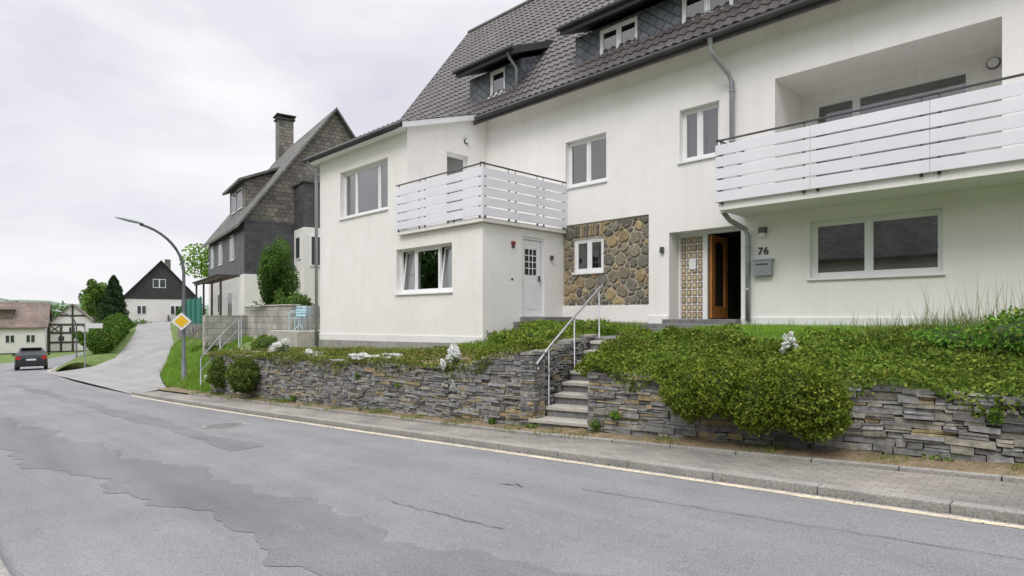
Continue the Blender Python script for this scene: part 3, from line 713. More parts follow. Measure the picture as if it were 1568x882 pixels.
disc(fx,TL,-1.72,4.78,.11,0,.05,2);disc(fx,TL,-1.72,4.78,.09,.05,.08,0)
disc(fx,TU,12.15,5.42,.09,0,.05,2);disc(fx,TU,12.15,5.42,.07,.05,.08,0)
fx.box(-7.95,-7.86,0,.08,1.55,1.7,2,T=TF)
fx.box(-5.52,-5.36,0,.10,1.80,1.92,2,T=TF);fx.box(-5.49,-5.39,0.02,.09,1.70,1.80,0,T=TF)
fx.box(12.45,12.53,0,.08,1.55,1.68,2,T=TS); fx.box(10.95,11.02,0,.02,.95,1.0,2,T=TS)
fx.box(10.95,11.07,0,.06,1.86,1.95,1,T=TS);fx.box(10.97,11.05,0,.05,1.78,1.86,2,T=TS)
fx.build('wall_lamps_and_bell',[M['signwhite'],M['red'],M['metal']],H,bevel=.01)
mbx=MB(); mbx.box(-5.62,-5.23,0.002,.13,.88,1.22,0,T=TF); mbx.box(-5.64,-5.21,0,.15,1.20,1.235,0,T=TF); mbx.box(-5.56,-5.29,.13,.136,1.10,1.14,1,T=TF)
mbx.build('mailbox',[M['zinc'],M['metal']],None,bevel=.01)
cv=bpy.data.curves.new('house_number','FONT'); cv.body='76'; cv.size=.22; cv.extrude=.008; cv.offset=.003; cv.space_character=1.1
t=bpy.data.objects.new('house_number',cv); t.location=(-5.56,12.985,1.34); t.rotation_euler=(math.pi/2,0,0); cv.materials.append(M['black']); link(t)
# ------------------------------------------------------------------ neighbour houses
def nhouse(name,corner,ang,W,L,zb,ze,zt_,wallA,wallG,roof,low=None,zlow=0,wins=(),gwins=(),over=.35):
    e=empty(name,(corner[0],corner[1],zb)); ca,sa=math.cos(ang),math.sin(ang)
    def T(s,t,z): return (corner[0]+s*ca+t*sa,corner[1]+s*sa-t*ca,z)
    w=MB(); z1=zlow if low else zb
    def q(s0,t0,s1,t1,a,b,m): w.poly([T(s0,t0,a),T(s1,t1,a),T(s1,t1,b),T(s0,t0,b)],m)
    for (s0,t0,s1,t1) in ((0,0,L,0),(L,0,L,W),(L,W,0,W),(0,W,0,0)):
        if low: q(s0,t0,s1,t1,zb,z1,2)
        q(s0,t0,s1,t1,z1,ze,0)
    for s in (0,L): w.poly([T(s,0,ze),T(s,W,ze),T(s,W/2,zt_)],1)
    w.build('walls',[wallA,wallG,low or wallA],e)
    r=MB(); sl=(zt_-ze)/(W/2); th=.16
    for sgn in (0,1):
        f=(lambda t:t) if sgn==0 else (lambda t:W-t)
        P=[]
        for zz in (0,th):
            P+=[T(-over,f(-over),ze-over*sl+zz+.02),T(L+over,f(-over),ze-over*sl+zz+.02),T(L+over,f(W/2),zt_+zz+.02),T(-over,f(W/2),zt_+zz+.02)]
        r.hexa(P)
    r.build('roof',roof,e)
    f=MB()
    def win(T2,a,b,c,d):
        f.box(a,b,0,.05,c,d,0,T=T2)
        n=2 if b-a>.7 else 1
        for i in range(n):
            u0=a+(b-a)*i/n+.06;u1=a+(b-a)*(i+1)/n-.06; f.box(u0,u1,.05,.056,c+.07,d-.07,1,T=T2)
    for (a,b,c,d) in wins: win(lambda u,o,z:T(u,-o,z),a,b,c,d)
    for (a,b,c,d) in gwins: win(lambda u,o,z:T(-o,u,z),a,b,c,d)
    f.build('windows',[M['pvc'],M['darkglass']],e)
    return e,T
angA=math.atan2(.171,-.985)
E,T=nhouse('slate_house',(-31.7,12.05),angA,9.4,11.4,-1.4,5.0,11.4,M['slate3'],M['slate2'],M['slateroof'],low=M['render'],zlow=2.2,
   wins=[(2.6,3.7,3.1,4.5),(6.2,7.3,3.1,4.5),(9.2,10.2,3.1,4.5),(3,4.2,0,1.4),(6.5,7.5,.2,1.4)],gwins=[(1.2,2.1,-.4,.6)])
x=MB()
s0,s1,t0=3.6,8.2,.75; zr0=5.0+t0*1.362; zd=7.75; yb=3.0
x.poly([T(s0,t0,zr0-.2),T(s1,t0,zr0-.2),T(s1,t0,zd),T(s0,t0,zd)],0)
for s in (s0,s1): x.poly([T(s,t0,zr0-.2),T(s,t0,zd),T(s,yb,zd+.9),T(s,yb,5+yb*1.36-.3)],0)
x.hexa([T(s0-.3,t0-.4,zd-.12),T(s1+.3,t0-.4,zd-.12),T(s1+.3,yb+.3,zd+1.15),T(s0-.3,yb+.3,zd+1.15),T(s0-.3,t0-.4,zd+.03),T(s1+.3,t0-.4,zd+.03),T(s1+.3,yb+.3,zd+1.3),T(s0-.3,yb+.3,zd+1.3)],1)
x.box(4.4,5.6,t0-.05,t0+.02,6.3,7.5,2,T=T);x.box(6.2,7.4,t0-.05,t0+.02,6.3,7.5,2,T=T)
for a in (4.46,5.03,6.26,6.83): x.box(a,a+.5,t0-.06,t0-.045,6.38,7.42,3,T=T)
x.build('dormer',[M['slate2'],M['slateroof'],M['pvc'],M['darkglass']],E)
x=MB(); x.box(10.2,11.1,4.2,5.2,10.5,13.7,0,T=T); x.box(10.1,11.2,4.1,5.3,13.7,13.8,1,T=T)
for a in (10.2,10.95):
    for b in (4.2,5.05): x.box(a,a+.15,b,b+.15,13.8,13.95,1,T=T)
x.box(10.05,11.25,4.05,5.35,13.95,14.03,1,T=T)
x.build('chimney',[M['slate2'],M['black']],E)
x=MB(); x.box(-1.8,0,2.5,7.5,4.6,6.9,0,T=T); x.box(-1.8,0,2.5,7.5,-1.3,4.6,1,T=T); x.box(-1.9,.1,2.4,7.6,6.9,7.0,0,T=T)
x.box(-1.86,-1.8,2.8,3.6,2.6,4.2,2,T=T);x.box(-1.87,-1.85,2.87,3.53,2.68,4.12,3,T=T)
x.box(-1.3,-.5,2.44,2.5,3.0,4.2,2,T=T);x.box(-1.23,-.57,2.43,2.45,3.07,4.13,3,T=T)
x.build('annex',[M['slate3'],M['render'],M['pvc'],M['darkglass']],E)
pg=MB()
for s in (1.2,4,7,10): pg.box(s,s+.1,-.95,-.85,-.9,2.0,0,T=T)
pg.box(1,10.3,-1.0,-.82,2.0,2.1,0,T=T)
for i in range(12): pg.box(1.1+i*.8,1.18+i*.8,-1.15,0,2.1,2.2,0,T=T)
pg.build('pergola',M['timber'])
fn=MB()
for i in range(28): 
    s=2.6+i*.28; fn.box(s,s+.25,-1.62,-1.59,-.5,1.0,0,T=T)
for i in range(5): fn.box(2.6+i*1.96,2.68+i*1.96,-1.70,-1.62,-.7,1.08,0,T=T)
fn.box(2.6,10.4,-1.59,-1.55,.6,.68,0,T=T);fn.box(2.6,10.4,-1.59,-1.55,-.1,-.02,0,T=T)
fn.build('green_fence',M['green'])
sw=MB(); p=T(12,-1.75,0);q=T(0,-1.95,0)
stonewall(sw,(p[0],p[1]),(q[0],q[1]),lambda s:-1.7,lambda s:-.42,thick=.3,hmin=.1,hmax=.22)
sw.build('garden_stone_wall',M['stone'])
ang2=math.atan2(.25,-.97)
E2,T2=nhouse('gable_house',(-85.8,18.4),ang2,7.6,10,-1.5,2.6,6.9,M['render'],M['black'],M['black'],gwins=[(2.9,4.3,3.6,4.7),(1.2,2.2,.3,1.4),(4.8,5.8,.3,1.4)],wins=[(1,2,.3,1.5)])
x=MB(); x.box(-.05,-.0,0,7.6,2.2,2.6,0,T=T2); x.box(4.6,5.3,4.2,4.9,5.5,7.6,1,T=T2); x.box(-2.6,0,4.5,4.6,-1.3,.2,0,T=T2); x.build('chimney_and_band',[M['black'],M['slate2']],E2)
E3,T3=nhouse('brown_roof_house',(-115,14.2),math.atan2(-.98,-.2),9,14,-5.4,-1.5,2.1,M['render'],M['render'],M['brownroof'],wins=[(1.2,2.3,-3.9,-2.7),(3.6,4.7,-3.9,-2.7),(6,7.1,-3.9,-2.7),(8.6,9.6,-3.9,-2.7)],gwins=[(3.5,5.5,-.9,.2)])
x=MB(); x.box(4,7,1.2,3.2,-1.0,1.0,0,T=T3); x.box(3.8,7.2,.9,3.4,1.0,1.15,1,T=T3); x.build('dormer',[M['brownroof'],M['brownroof']],E3)
def timbered(corner,W,L,zb,ze,zt_):
    E4,T4=nhouse('half_timbered_house',corner,math.atan2(.2,-.98),W,L,zb,ze,zt_,M['render'],M['render'],M['brownroof'],gwins=[(W*.42,W*.56,ze-1.2,ze-.3),(W*.2,W*.34,ze-2.6,ze-1.7),(W*.66,W*.8,ze-2.6,ze-1.7)])
    x=MB(); n=5
    for i in range(n): t=(W-.2)*i/(n-1); x.box(-.06,0,t,t+.3,zb,ze,0,T=T4)
    for z in (zb+1.2,ze-1.4,ze-.1): x.box(-.07,0,0,W,z,z+.3,0,T=T4)
    x.box(-.06,0,W*.22,W*.78,ze+(zt_-ze)*.42,ze+(zt_-ze)*.42+.26,0,T=T4); x.box(-.06,0,W/2-.1,W/2+.15,ze,zt_-.2,0,T=T4)
    for (a,b) in ((0,.24),(.24,0),(.76,1),(1,.76)):
        x.hexa([T4(-.05,W*a,ze-1.3),T4(-.05,W*a+.22,ze-1.3),T4(0,W*a+.22,ze-1.3),T4(0,W*a,ze-1.3),T4(-.05,W*b,ze),T4(-.05,W*b+.22,ze),T4(0,W*b+.22,ze),T4(0,W*b,ze)])
    x.build('timber_frame',M['timber'],E4)
timbered((-118,14.9),6.2,9,-5.4,-1.3,1.9); timbered((-134,24),6.5,10,-5.2,-.6,2.4)
# house across the road (it shows in the window reflections)
E6,T6=nhouse('slate_house',(-6,-17),math.pi,8.5,10,-1.6,3.2,7.5,M['render'],M['slate3'],M['slateroof'],wins=[])
x=MB()
for (a,c) in ((1.2,-.4),(4.2,-.4),(7.4,-.4),(2.0,1.6),(6.4,1.6)):
    x.box(a,a+1.3,0.02,-.06,c,c+1.2,0,T=lambda u,o,z:(-6-u,-16.95+(-o),z)); 
    for k in range(2): x.box(a+.08+k*.62,a+.62+k*.6,-.07,-.08,c+.08,c+1.12,1,T=lambda u,o,z:(-6-u,-16.95+(-o),z))
x.build('street_front_windows',[M['pvc'],M['darkglass']],E6)
# ------------------------------------------------------------------ block wall, terrace, rails, furniture
x=MB(); x.box(-26.5,-22.0,10.1,10.4,-1.3,.42,0); x.box(-22.3,-22.0,10.4,13,-1.3,.42,0); x.box(-26.5,-26.2,8.4,10.1,-1.5,.05,0); x.build('block_wall',M['block'])
x=MB(); x.box(-26.55,-21.95,10.05,10.45,.422,.47,0); x.box(-21.9,-19.6,9.2,12.5,-1.3,-.5,0); x.build('terrace_slab',M['concrete'],bevel=.01)
x=MB()
for i in range(9):
    a=i/9; px=-19.6-2.9*a; py=6.2+2.2*a; x.box(px-.75,px+.1,py,py+.5,-2.3,-2.15+1.1*a,0)
x.build('garden_steps',M['concrete'],bevel=.01)
x=MB(); P0=[(-19.55,6.15,-2.2,-1.25),(-21.0,7.2,-1.7,-.65),(-22.6,8.4,-1.1,-.05)]
for (a,b,c,d) in P0: x.tube([(a,b,c),(a,b,d)],.018)
x.tube([(p[0],p[1],p[3]) for p in P0],.02); x.tube([(p[0],p[1],p[3]-.4) for p in P0],.014)
x.tube([(-22.6,8.4,-.05),(-24.5,9.2,0.0)],.02);x.tube([(-24.5,9.2,-1.1),(-24.5,9.2,0)],.018)
x.build('garden_handrail',M['zinc'],None,True)
def chair(loc,rot):
    e=empty('garden_chair',loc); mb=MB(); c,s=math.cos(rot),math.sin(rot)
    T=lambda a,b,z:(loc[0]+a*c-b*s,loc[1]+a*s+b*c,loc[2]+z)
    for a in (-.2,.2):
        for b in (-.2,.2): mb.tube([T(a,b,0),T(a*.9,b*.9,.45)],.013,6)
        mb.tube([T(a*.9,.19,.45),T(a*.9,.25,.9)],.013,6); mb.tube([T(a*1.1,-.18,.45),T(a*1.1,-.18,.64),T(a*1.1,.22,.64)],.012,6)
    mb.box(-.21,.21,-.21,.21,.44,.46,T=T)
    for i in range(4): mb.box(-.18,.18,.20+i*.013,.215+i*.013,.52+i*.1,.58+i*.1,T=T)
    mb.build('chair_frame',M['blue'],e)
chair((-20.35,9.55,-.5),.5); chair((-21.3,10.2,-.5),-1.2)
e=empty('garden_table',(-20.8,9.9,-.5)); x=MB()
n=18
x.poly([(-20.85+.32*math.cos(i*6.283/n),9.9+.32*math.sin(i*6.283/n),.22) for i in range(n)]); x.poly([(-20.85+.32*math.cos(i*6.283/n),9.9+.32*math.sin(i*6.283/n),.19) for i in range(n)])
for i in range(n):
    a=i*6.283/n;b=(i+1)*6.283/n; x.poly([(-20.85+.32*math.cos(w),9.9+.32*math.sin(w),z) for w,z in ((a,.19),(b,.19),(b,.22),(a,.22))])
x.tube([(-20.85,9.9,.2),(-20.85,9.9,-.3)],.02)
for i in range(3): a=i*2.09; x.tube([(-20.85,9.9,-.3),(-20.85+.25*math.cos(a),9.9+.25*math.sin(a),-.5)],.015)
x.build('table_top_and_leg',M['blue'],e)
# ------------------------------------------------------------------ street lamp & signs
def lamp(x,y,zb,k=1.0):
    e=empty('street_lamp',(x,y,zb)); mb=MB()
    P=[(x,y,zb),(x,y,zb+1.0*k),(x,y,zb+1.02*k),(x,y,zb+3.9*k)]; r=[.085,.08,.062,.052]
    for i in range(1,11):
        a=i/10*math.radians(78); P.append((x,y-1.75*k*(1-math.cos(a))*.95,zb+3.9*k+1.75*k*math.sin(a)*.9)); r.append(.05-.001*i)
    ye=P[-1][1];ze=P[-1][2]; mb.tube(P,r,10)
    G=[]
    for i in range(9):
        t=i/8; w=.13*math.sin(math.pi*(.12+.8*t))**.6; yy=ye+.1-.78*t*k; zz=ze+.02+.13*t; h=.075*math.sin(math.pi*(.1+.85*t))
        G.append([(x+w*math.cos(a),yy,zz+h*math.sin(a)*(1 if math.sin(a)>0 else .55)) for a in [j*math.pi/6 for j in range(13)]])
    mb.grid(G,1); mb.build('pole_and_head',[M['lamppole'],M['zinc']],e,True); return e
lamp(-22.6,6.57,-2.42); lamp(-58.5,9.2,-3.9,.78)
e=empty('priority_road_sign',(-22.5,6.5,-.16)); x=MB()
c=Vector((-22.48,6.47,-.16)); nrm=Vector((.93,-.36,0)).normalized(); tt=Vector((-nrm.y,nrm.x,0))
def dia(h,off,m,rr=.06):
    pts=[]
    for k in range(4):
        a=k*math.pi/2
        for d in (-1,1):
            A=Vector((math.cos(a),math.sin(a))); Bp=Vector((math.cos(a+d*math.pi/2),math.sin(a+d*math.pi/2))); q=(A*(1-rr)+Bp*rr)*h
            pts.append(c+nrm*off+tt*q.x+Vector((0,0,q.y)))
    x.poly(pts,m)
dia(.31,.06,0); dia(.31,.072,1); dia(.215,.078,2,.05)
x.box(c.x-.05,c.x+.07,c.y-.04,c.y+.04,c.z-.03,c.z+.03,0)
x.build('sign_face',[M['metal'],M['signwhite'],M['yellow']],e)
def post(name,x0,y0,z0,h,board):
    e=empty(name,(x0,y0,z0)); mb=MB(); mb.tube([(x0,y0,z0),(x0,y0,z0+h)],.035,8)
    mb.box(x0-.02,x0+.02,y0-board[0],y0+board[1],z0+h-.3,z0+h,1); mb.build('post_and_board',[M['zinc'],M['signwhite']],e)
post('street_name_sign',-43.8,7.3,-3.3,2.9,(.0,.9)); post('street_name_sign',-48,8.0,-3.3,2.6,(.2,.2))
# ------------------------------------------------------------------ car
def car(x0,y0,z0,ang=math.pi):
    e=empty('dark_grey_car',(x0,y0,z0)); c,s=math.cos(ang),math.sin(ang)
    T=lambda a,b,z:(x0+a*c-b*s,y0+a*s+b*c,z0+z+(a*c-b*s)*.04)
    S=[(0,.76,.38,.80,.82,.70),(.06,.86,.26,.98,1.02,.76),(.22,.89,.24,1.02,1.28,.68),(.45,.90,.24,1.02,1.50,.62),(1.0,.90,.24,1.0,1.57,.62),(2.1,.90,.24,.98,1.56,.60),(2.45,.90,.24,.97,1.42,.62),(3.0,.90,.24,.96,1.03,.72),(3.8,.87,.26,.86,.92,.70),(4.12,.74,.36,.66,.70,.6)]
    b=MB(); rings=[]
    for (a,w,zb,be,ro,rw) in S:
        rings.append([(a,-w*.93,zb),(a,-w,(zb+be)/2),(a,-w*.97,be),(a,-rw,ro-.04),(a,-rw*.85,ro),(a,rw*.85,ro),(a,rw,ro-.04),(a,w*.97,be),(a,w,(zb+be)/2),(a,w*.93,zb)])
    for i in range(len(S)-1):
        for j in range(9):
            m=0
            if j in (2,6) and 2<=i<=6: m=1
            if j in (3,4,5) and i in (1,2,): m=1
            if j in (3,4,5) and i in (5,6): m=1
            b.poly([T(*rings[i][j]),T(*rings[i][j+1]),T(*rings[i+1][j+1]),T(*rings[i+1][j])],m)
        b.poly([T(*rings[i][0]),T(*rings[i][9]),T(*rings[i+1][9]),T(*rings[i+1][0])],2)
    b.poly([T(*p) for p in rings[0]],0); b.poly([T(*p) for p in rings[-1]],0)
    b.build('body',[M['carpaint'],M['darkglass'],M['rubber']],e)
    d=MB()
    for sg in (-1,1):
        d.box(-.03,.10,min(sg*.58,sg*.84),max(sg*.58,sg*.84),.72,.96,0,T=T); d.box(1.9,2.05,min(sg*.9,sg*1.06),max(sg*.9,sg*1.06),.98,1.12,1,T=T)
        d.box(-.035,.0,min(sg*.55,sg*.7),max(sg*.55,sg*.7),.42,.48,0,T=T)
    d.box(-.05,.06,-.80,.80,.30,.52,2,T=T); d.box(-.03,.02,-.26,.26,.66,.77,3,T=T); d.box(.2,.55,-.58,.58,1.50,1.54,1,T=T)
    for a in (.72,3.35):
        for sg in (-1,1):
            for r,o,m in ((.33,.90,2),(.2,.915,4)):
                P=[T(a+r*math.cos(i*.3927),sg*o,.33+r*math.sin(i*.3927)) for i in range(16)]; d.poly(P,m)
                Q=[T(a+r*math.cos(i*.3927),sg*.68,.33+r*math.sin(i*.3927)) for i in range(16)]
                for i in range(16): d.poly([P[i],P[(i+1)%16],Q[(i+1)%16],Q[i]],m)
    d.build('lights_wheels_bumper',[M['taillight'],M['carpaint'],M['rubber'],M['signwhite'],M['zinc']],e)
car(-52.8,5.75,zr(-52.8)+.01,math.pi-.12)
# ------------------------------------------------------------------ vegetation
G1=(.125,.19,.032); YG=(.27,.31,.06)
e=empty('ground_cover',(-3,8,-.6)); n=74000
u=rng.random(n)**1.35; X=-5.6+12*u; Yw=6.95+.18*(X+5.45); dep=rng.random(n)**1.1; Y=Yw-.10+dep*(2.35+.35*np.sin(X*2.2)+.2*np.sin(X*5.1))
hz=np.array([hR(a,b) for a,b in zip(X,Y)]); PP=np.stack([X,Y,hz],1)
bm=.11+.12*snoise(PP*np.array([1,1,0]),3.0,5); Z=hz+np.clip(bm,.01,.4)*rng.random(n)**.4*1.3+.01
over=Y<Yw+.05; Z[over]-=rng.random(over.sum())*.13*(1+np.sin(X[over]*5))
P=np.stack([X,Y,Z],1)
P=P[~((X<-5.5-.3*(Y-6.95)))]
leafmesh('leaves',P,.026,tint(len(P),G1,.42,P,2.6,(.20,YG)),e)
def grass(name,P,h,col,parent=None,alt=(.2,(.28,.32,.07)),w0=.004,ln=.3):
    n=len(P); a=rng.uniform(0,6.28,n); hh=h*rng.uniform(.4,1.3,n); w=w0+w0*1.5*rng.random(n)
    dx=np.stack([np.cos(a),np.sin(a),np.zeros(n)],1); lean=np.stack([rng.normal(size=n)*ln,rng.normal(size=n)*ln,np.ones(n)],1)*hh[:,None]
    V=np.empty((n,3,3)); V[:,0]=P-dx*w[:,None]; V[:,1]=P+dx*w[:,None]; V[:,2]=P+lean
    return quads(name,V,tint(n,col,.3,P,1.5,alt),parent,M['grassblade'])
n=60000; u=rng.random(n)**1.3; X=-6+12*u; Y=7.9+.18*(X+5.45)+rng.random(n)**.7*(12.9-7.9-.18*(X+5.45)); Z=np.array([hR(a,b) for a,b in zip(X,Y)]); P=np.stack([X,Y,Z],1)
P=P[~((P[:,0]<-5.7)&(P[:,1]>10.2))]; P=P[~(P[:,0]<-5.3-.3*(P[:,1]-6.95))]
grass('grass',P,.10,(.20,.38,.05))
n=1200; X=rng.uniform(-5,2,n);Y=8.6+.18*(X+5.45)+rng.random(n)*2; P=np.stack([X,Y,np.array([hR(a,b) for a,b in zip(X,Y)])],1); grass('tall_grass',P,.22,(.19,.32,.05),alt=(.3,(.27,.27,.12)))
n=3600; X=rng.normal(-.9,.75,n);Y=rng.normal(9.7,.45,n); P=np.stack([X,Y,np.array([hR(a,b) for a,b in zip(X,Y)])],1); grass('tall_grass',P,.34,(.15,.27,.05),alt=(.35,(.26,.26,.12)))
n=170; X=rng.normal(-1.1,.55,n);Y=rng.normal(9.8,.35,n); P=np.stack([X,Y,np.array([hR(a,b) for a,b in zip(X,Y)])],1); grass('tall_grass',P,.78,(.18,.22,.08),alt=(.5,(.28,.25,.14)),w0=.003,ln=.16)
bush('lawn_shrub',[((-1.5,9.2,-.30),(.4,.4,.2)),((-.8,9.2,-.24),(.5,.45,.28)),((-.1,9.0,-.25),(.6,.55,.36)),((.6,8.9,-.3),(.6,.5,.35))],16000,.028,(.12,.26,.04),(.15,YG),bumpy=.38,shell=.3)
bush('cotoneaster_bush',[((-3.85,6.98,-.96),(.36,.32,.35)),((-3.45,7.0,-.86),(.36,.36,.36)),((-3.05,7.05,-.98),(.36,.34,.38)),((-2.62,7.1,-.90),(.38,.34,.40)),((-2.38,7.16,-1.0),(.32,.30,.38)),((-4.2,7.25,-.80),(.28,.3,.18))],46000,.019,(.125,.185,.024),(.3,YG),shell=.2,bumpy=.24,f=8)
bush('cotoneaster_bush',[((-7.5,7.0,-.80),(.34,.30,.34)),((-7.15,7.1,-.68),(.28,.3,.28)),((-6.95,7.4,-.58),(.3,.3,.24))],17000,.02,(.13,.19,.025),(.3,YG),shell=.22,bumpy=.26,f=8)
bush('cotoneaster_bush',[((-5.85,7.7,-.78),(.26,.4,.22)),((-6.15,8.7,-.58),(.26,.5,.22)),((-6.35,9.6,-.42),(.3,.4,.2))],9000,.022,(.12,.18,.025),(.25,YG),shell=.25,bumpy=.3,f=9)
bush('cotoneaster_bush',[((-15.7,5.95,-1.50),(.50,.35,.48))],12000,.022,(.09,.15,.03),(.3,(.22,.26,.08)),shell=.18,bumpy=.24)
bush('cotoneaster_bush',[((-17.6,6.1,-1.55),(.42,.38,.45))],9000,.022,(.09,.15,.03),(.25,(.22,.26,.08)),shell=.18,bumpy=.24)
bush('cotoneaster_bush',[((-18.8,6.9,-1.5),(.5,.5,.5)),((-20.6,8.6,-1.0),(.8,.4,.35))],9000,.028,(.10,.17,.04),(.2,YG),bumpy=.3)
e=empty('ground_cover',(-12,7.5,-.8)); n=42000
X=rng.uniform(-18.3,-6.6,n); Yw=6.78+.063*(X+6.35); Y=Yw-.06+rng.random(n)**1.5*np.where(X<-11.2,2.6,4.6)
PP=np.stack([X,Y,np.zeros(n)],1); dn=snoise(PP,1.3,11); k=(dn>-.25)|(Y<Yw+.4); X,Y,Yw=X[k],Y[k],Yw[k]
k=~(X>-6.6-.32*(Y-6.7)); X,Y,Yw=X[k],Y[k],Yw[k]
hz=np.array([hL(a,b) for a,b in zip(X,Y)]); Z=hz+rng.random(len(X))*.11*(1+.8*snoise(np.stack([X,Y,X*0],1),2.5,4)); ov=Y<Yw+.05; Z[ov]-=rng.random(ov.sum())**2*.16*(1+np.sin(X[ov]*3))
P=np.stack([X,Y,Z],1); leafmesh('leaves',P,.026,tint(len(P),(.14,.19,.04),.4,P,1.5,(.24,(.30,.25,.10))),e)
bush('rockery_plants',[((-8.6,9.6,-.38),(.7,.6,.22)),((-9.6,10.6,-.28),(.7,.6,.20)),((-8.0,8.6,-.48),(.6,.5,.25)),((-7.9,10.3,-.25),(.5,.5,.18)),((-7.4,8.6,-.5),(.35,.4,.22)),((-9.4,9.2,-.5),(.5,.4,.2))],21000,.03,(.13,.22,.03),(.28,YG),bumpy=.45,shell=.3)
n=9000; X=rng.uniform(-11,-7.4,n);Y=rng.uniform(8.5,11.6,n); P=np.stack([X,Y,np.array([hL(a,b) for a,b in zip(X,Y)])],1); grass('grass',P,.18,(.18,.32,.045))
n=7000; X=rng.uniform(-19.4,-11,n);Y=rng.uniform(8.6,9.9,n); P=np.stack([X,Y,np.array([hL(a,b) for a,b in zip(X,Y)])],1); grass('grass',P,.10,(.17,.26,.05))
def flowers(c,r,n,col=(.80,.81,.79)):
    e=empty('white_flower_clump',c); PP=[]
    for k in range(9):
        q=np.array(c)+rng.normal(size=3)*np.array(r)*.5; P,_=ball_pts(q,np.array(r)*rng.uniform(.25,.5),n//9,.3,.3); PP.append(P)
    P=np.concatenate(PP); leafmesh('petals',P,.015,tint(len(P),col,.12),e,aspect=1.0)
    P,_=ball_pts(c,(r[0]*.7,r[1]*.7,r[2]*.6),n//4,.4,.2); leafmesh('leaves',P,.02,tint(len(P),(.13,.19,.06),.3),e)
flowers((-8.25,6.72,-.82),(.24,.16,.28),3400); flowers((-11.3,6.6,-.82),(.5,.22,.07),1700); flowers((-10.6,6.9,-.80),(.3,.22,.06),500); flowers((-3.1,8.2,-.38),(.10,.10,.13),420); flowers((-16.2,7.2,-.86),(.4,.3,.2),2400); flowers((-13.4,6.6,-.86),(.35,.2,.07),700); flowers((-25,9.9,.50),(1.1,.15,.12),1300)
n=7000; X=rng.uniform(-19,3,n); mk=snoise(np.stack([X,X*0,X*0],1),3,8)>.1; X=X[mk]; Y=np.array([wA(a)-.05-rng.random()**1.5*.4 for a in X]); Z=np.array([zr(a)+KH+.03 for a in X]); grass('weeds',np.stack([X,Y,Z],1),.07,(.18,.24,.05))
n=2500; X=rng.uniform(-19,3,n); Y=np.array([wA(a)-.10 for a in X])+rng.normal(size=n)*.04; mk=snoise(np.stack([X,X*0,X*0],1),2,9)>.35; X,Y=X[mk],Y[mk]; leafmesh('weeds',np.stack([X,Y,np.array([zr(a)+KH+.05+rng.random()*.06 for a in X])],1),.025,tint(len(X),(.13,.21,.04),.3))
for (wx,wz,rr) in ((-5.0,-1.38,.08),(-13.6,-1.9,.08),(-5.3,-1.55,.10),(-11,-1.2,.06),(-.9,-1.0,.09),(.1,-1.2,.06),(-9.7,-1.3,.05),(-7.2,-1.7,.07),(-.6,-.95,.12)):
    bush('wall_weed',[((wx,wA(wx)-.05,wz),(rr,rr*.6,rr*.8))],200,.018,(.13,.24,.04),shell=.5,bumpy=.5,ck=.3)
n=1400; X=rng.uniform(-19,4,n); Y=np.array([kY(a) for a in X])-np.abs(rng.normal(size=n))*.06; leafmesh('leaf_litter',np.stack([X,Y,np.array([zr(a)+.012 for a in X])],1),.009,tint(n,(.22,.17,.09),.4))
n=26000; i=rng.integers(0,len(BD)-18,n); f=rng.random(n); v=rng.random(n)
BA=np.array(BD);CA=np.array(CD); b=BA[i]+(BA[i+1]-BA[i])*f[:,None]; c_=CA[i]+(CA[i+1]-CA[i])*f[:,None]; P=b+(c_-b)*v[:,None]
P=P[~((P[:,0]>-24.5)&(P[:,1]>8.6))]
grass('bank_grass',P,.20,(.18,.34,.05),w0=.006)
bush('bank_shrubs',[((-29,9.3,-1.6),(.8,.45,.3)),((-26.5,8.9,-1.4),(.6,.5,.4))],6000,.05,(.10,.19,.035),(.15,YG),bumpy=.4,shell=.3)
bush('garden_shrubs',[((-27.4,11.2,-.2),(.8,.6,.8)),((-25.6,11.3,.3),(.8,.5,.7)),((-24.3,11.2,.3),(.8,.5,.6)),((-22.9,10.9,.4),(.5,.4,.5)),((-20.8,11.6,.1),(.8,.4,.7))],14000,.05,(.075,.15,.035),(.12,YG),bumpy=.4,shell=.3)
tree('evergreen_tree',(-26.8,11.6,-.6),3.9,2.35,(.92,.85,1.55),24000,.042,(.085,.155,.035),clumps=60,trunk_r=.09)
tree('light_green_tree',(-60,21.5,-.3),8.5,5.2,(3.2,3.2,3.4),16000,.13,(.16,.29,.04),clumps=30)
tree('light_green_tree',(-52,19.5,-.3),5.5,3.0,(2.4,2.2,2.4),9000,.11,(.12,.23,.04),clumps=22)
tree('light_green_tree',(-81,14.4,-2.2),6.6,4.2,(1.5,1.5,2.2),7000,.13,(.15,.24,.05),clumps=20)
conifer('spruce_tree',(-72.4,14.5,-1.6),5.8,1.3,9000,.10,(.045,.085,.035))
tree('small_tree',(-101,16.8,-5),3.4,2.1,(1.5,1.5,1.3),6000,.12,(.12,.21,.04),clumps=18)
hb=[]
for i in range(11): t=i/10; hb.append(((-48.5-17*t,9.0+4.6*t,-1.6+.75*t+.12*math.sin(i*2)),(1.15,.8,1.1)))
bush('hedge',hb,30000,.075,(.075,.16,.03),(.15,YG),shell=.14,bumpy=.16)
bush('hedge',[((-76-2*i,22.4+.6*i,.35),(1.4,1.0,.95)) for i in range(5)],10000,.09,(.07,.15,.03),None,shell=.14)
bush('hedge',[((-66-2.2*i,12.0+1.3*i,-1.8),(1.5,1.0,1.3)) for i in range(6)],14000,.09,(.085,.17,.035),None,bumpy=.3)
bush('hedge',[((-84-3.0*i,17.8+1.4*i,-3.6),(1.7,1.1,.9)) for i in range(7)],9000,.11,(.08,.16,.035),(.15,YG),bumpy=.3)
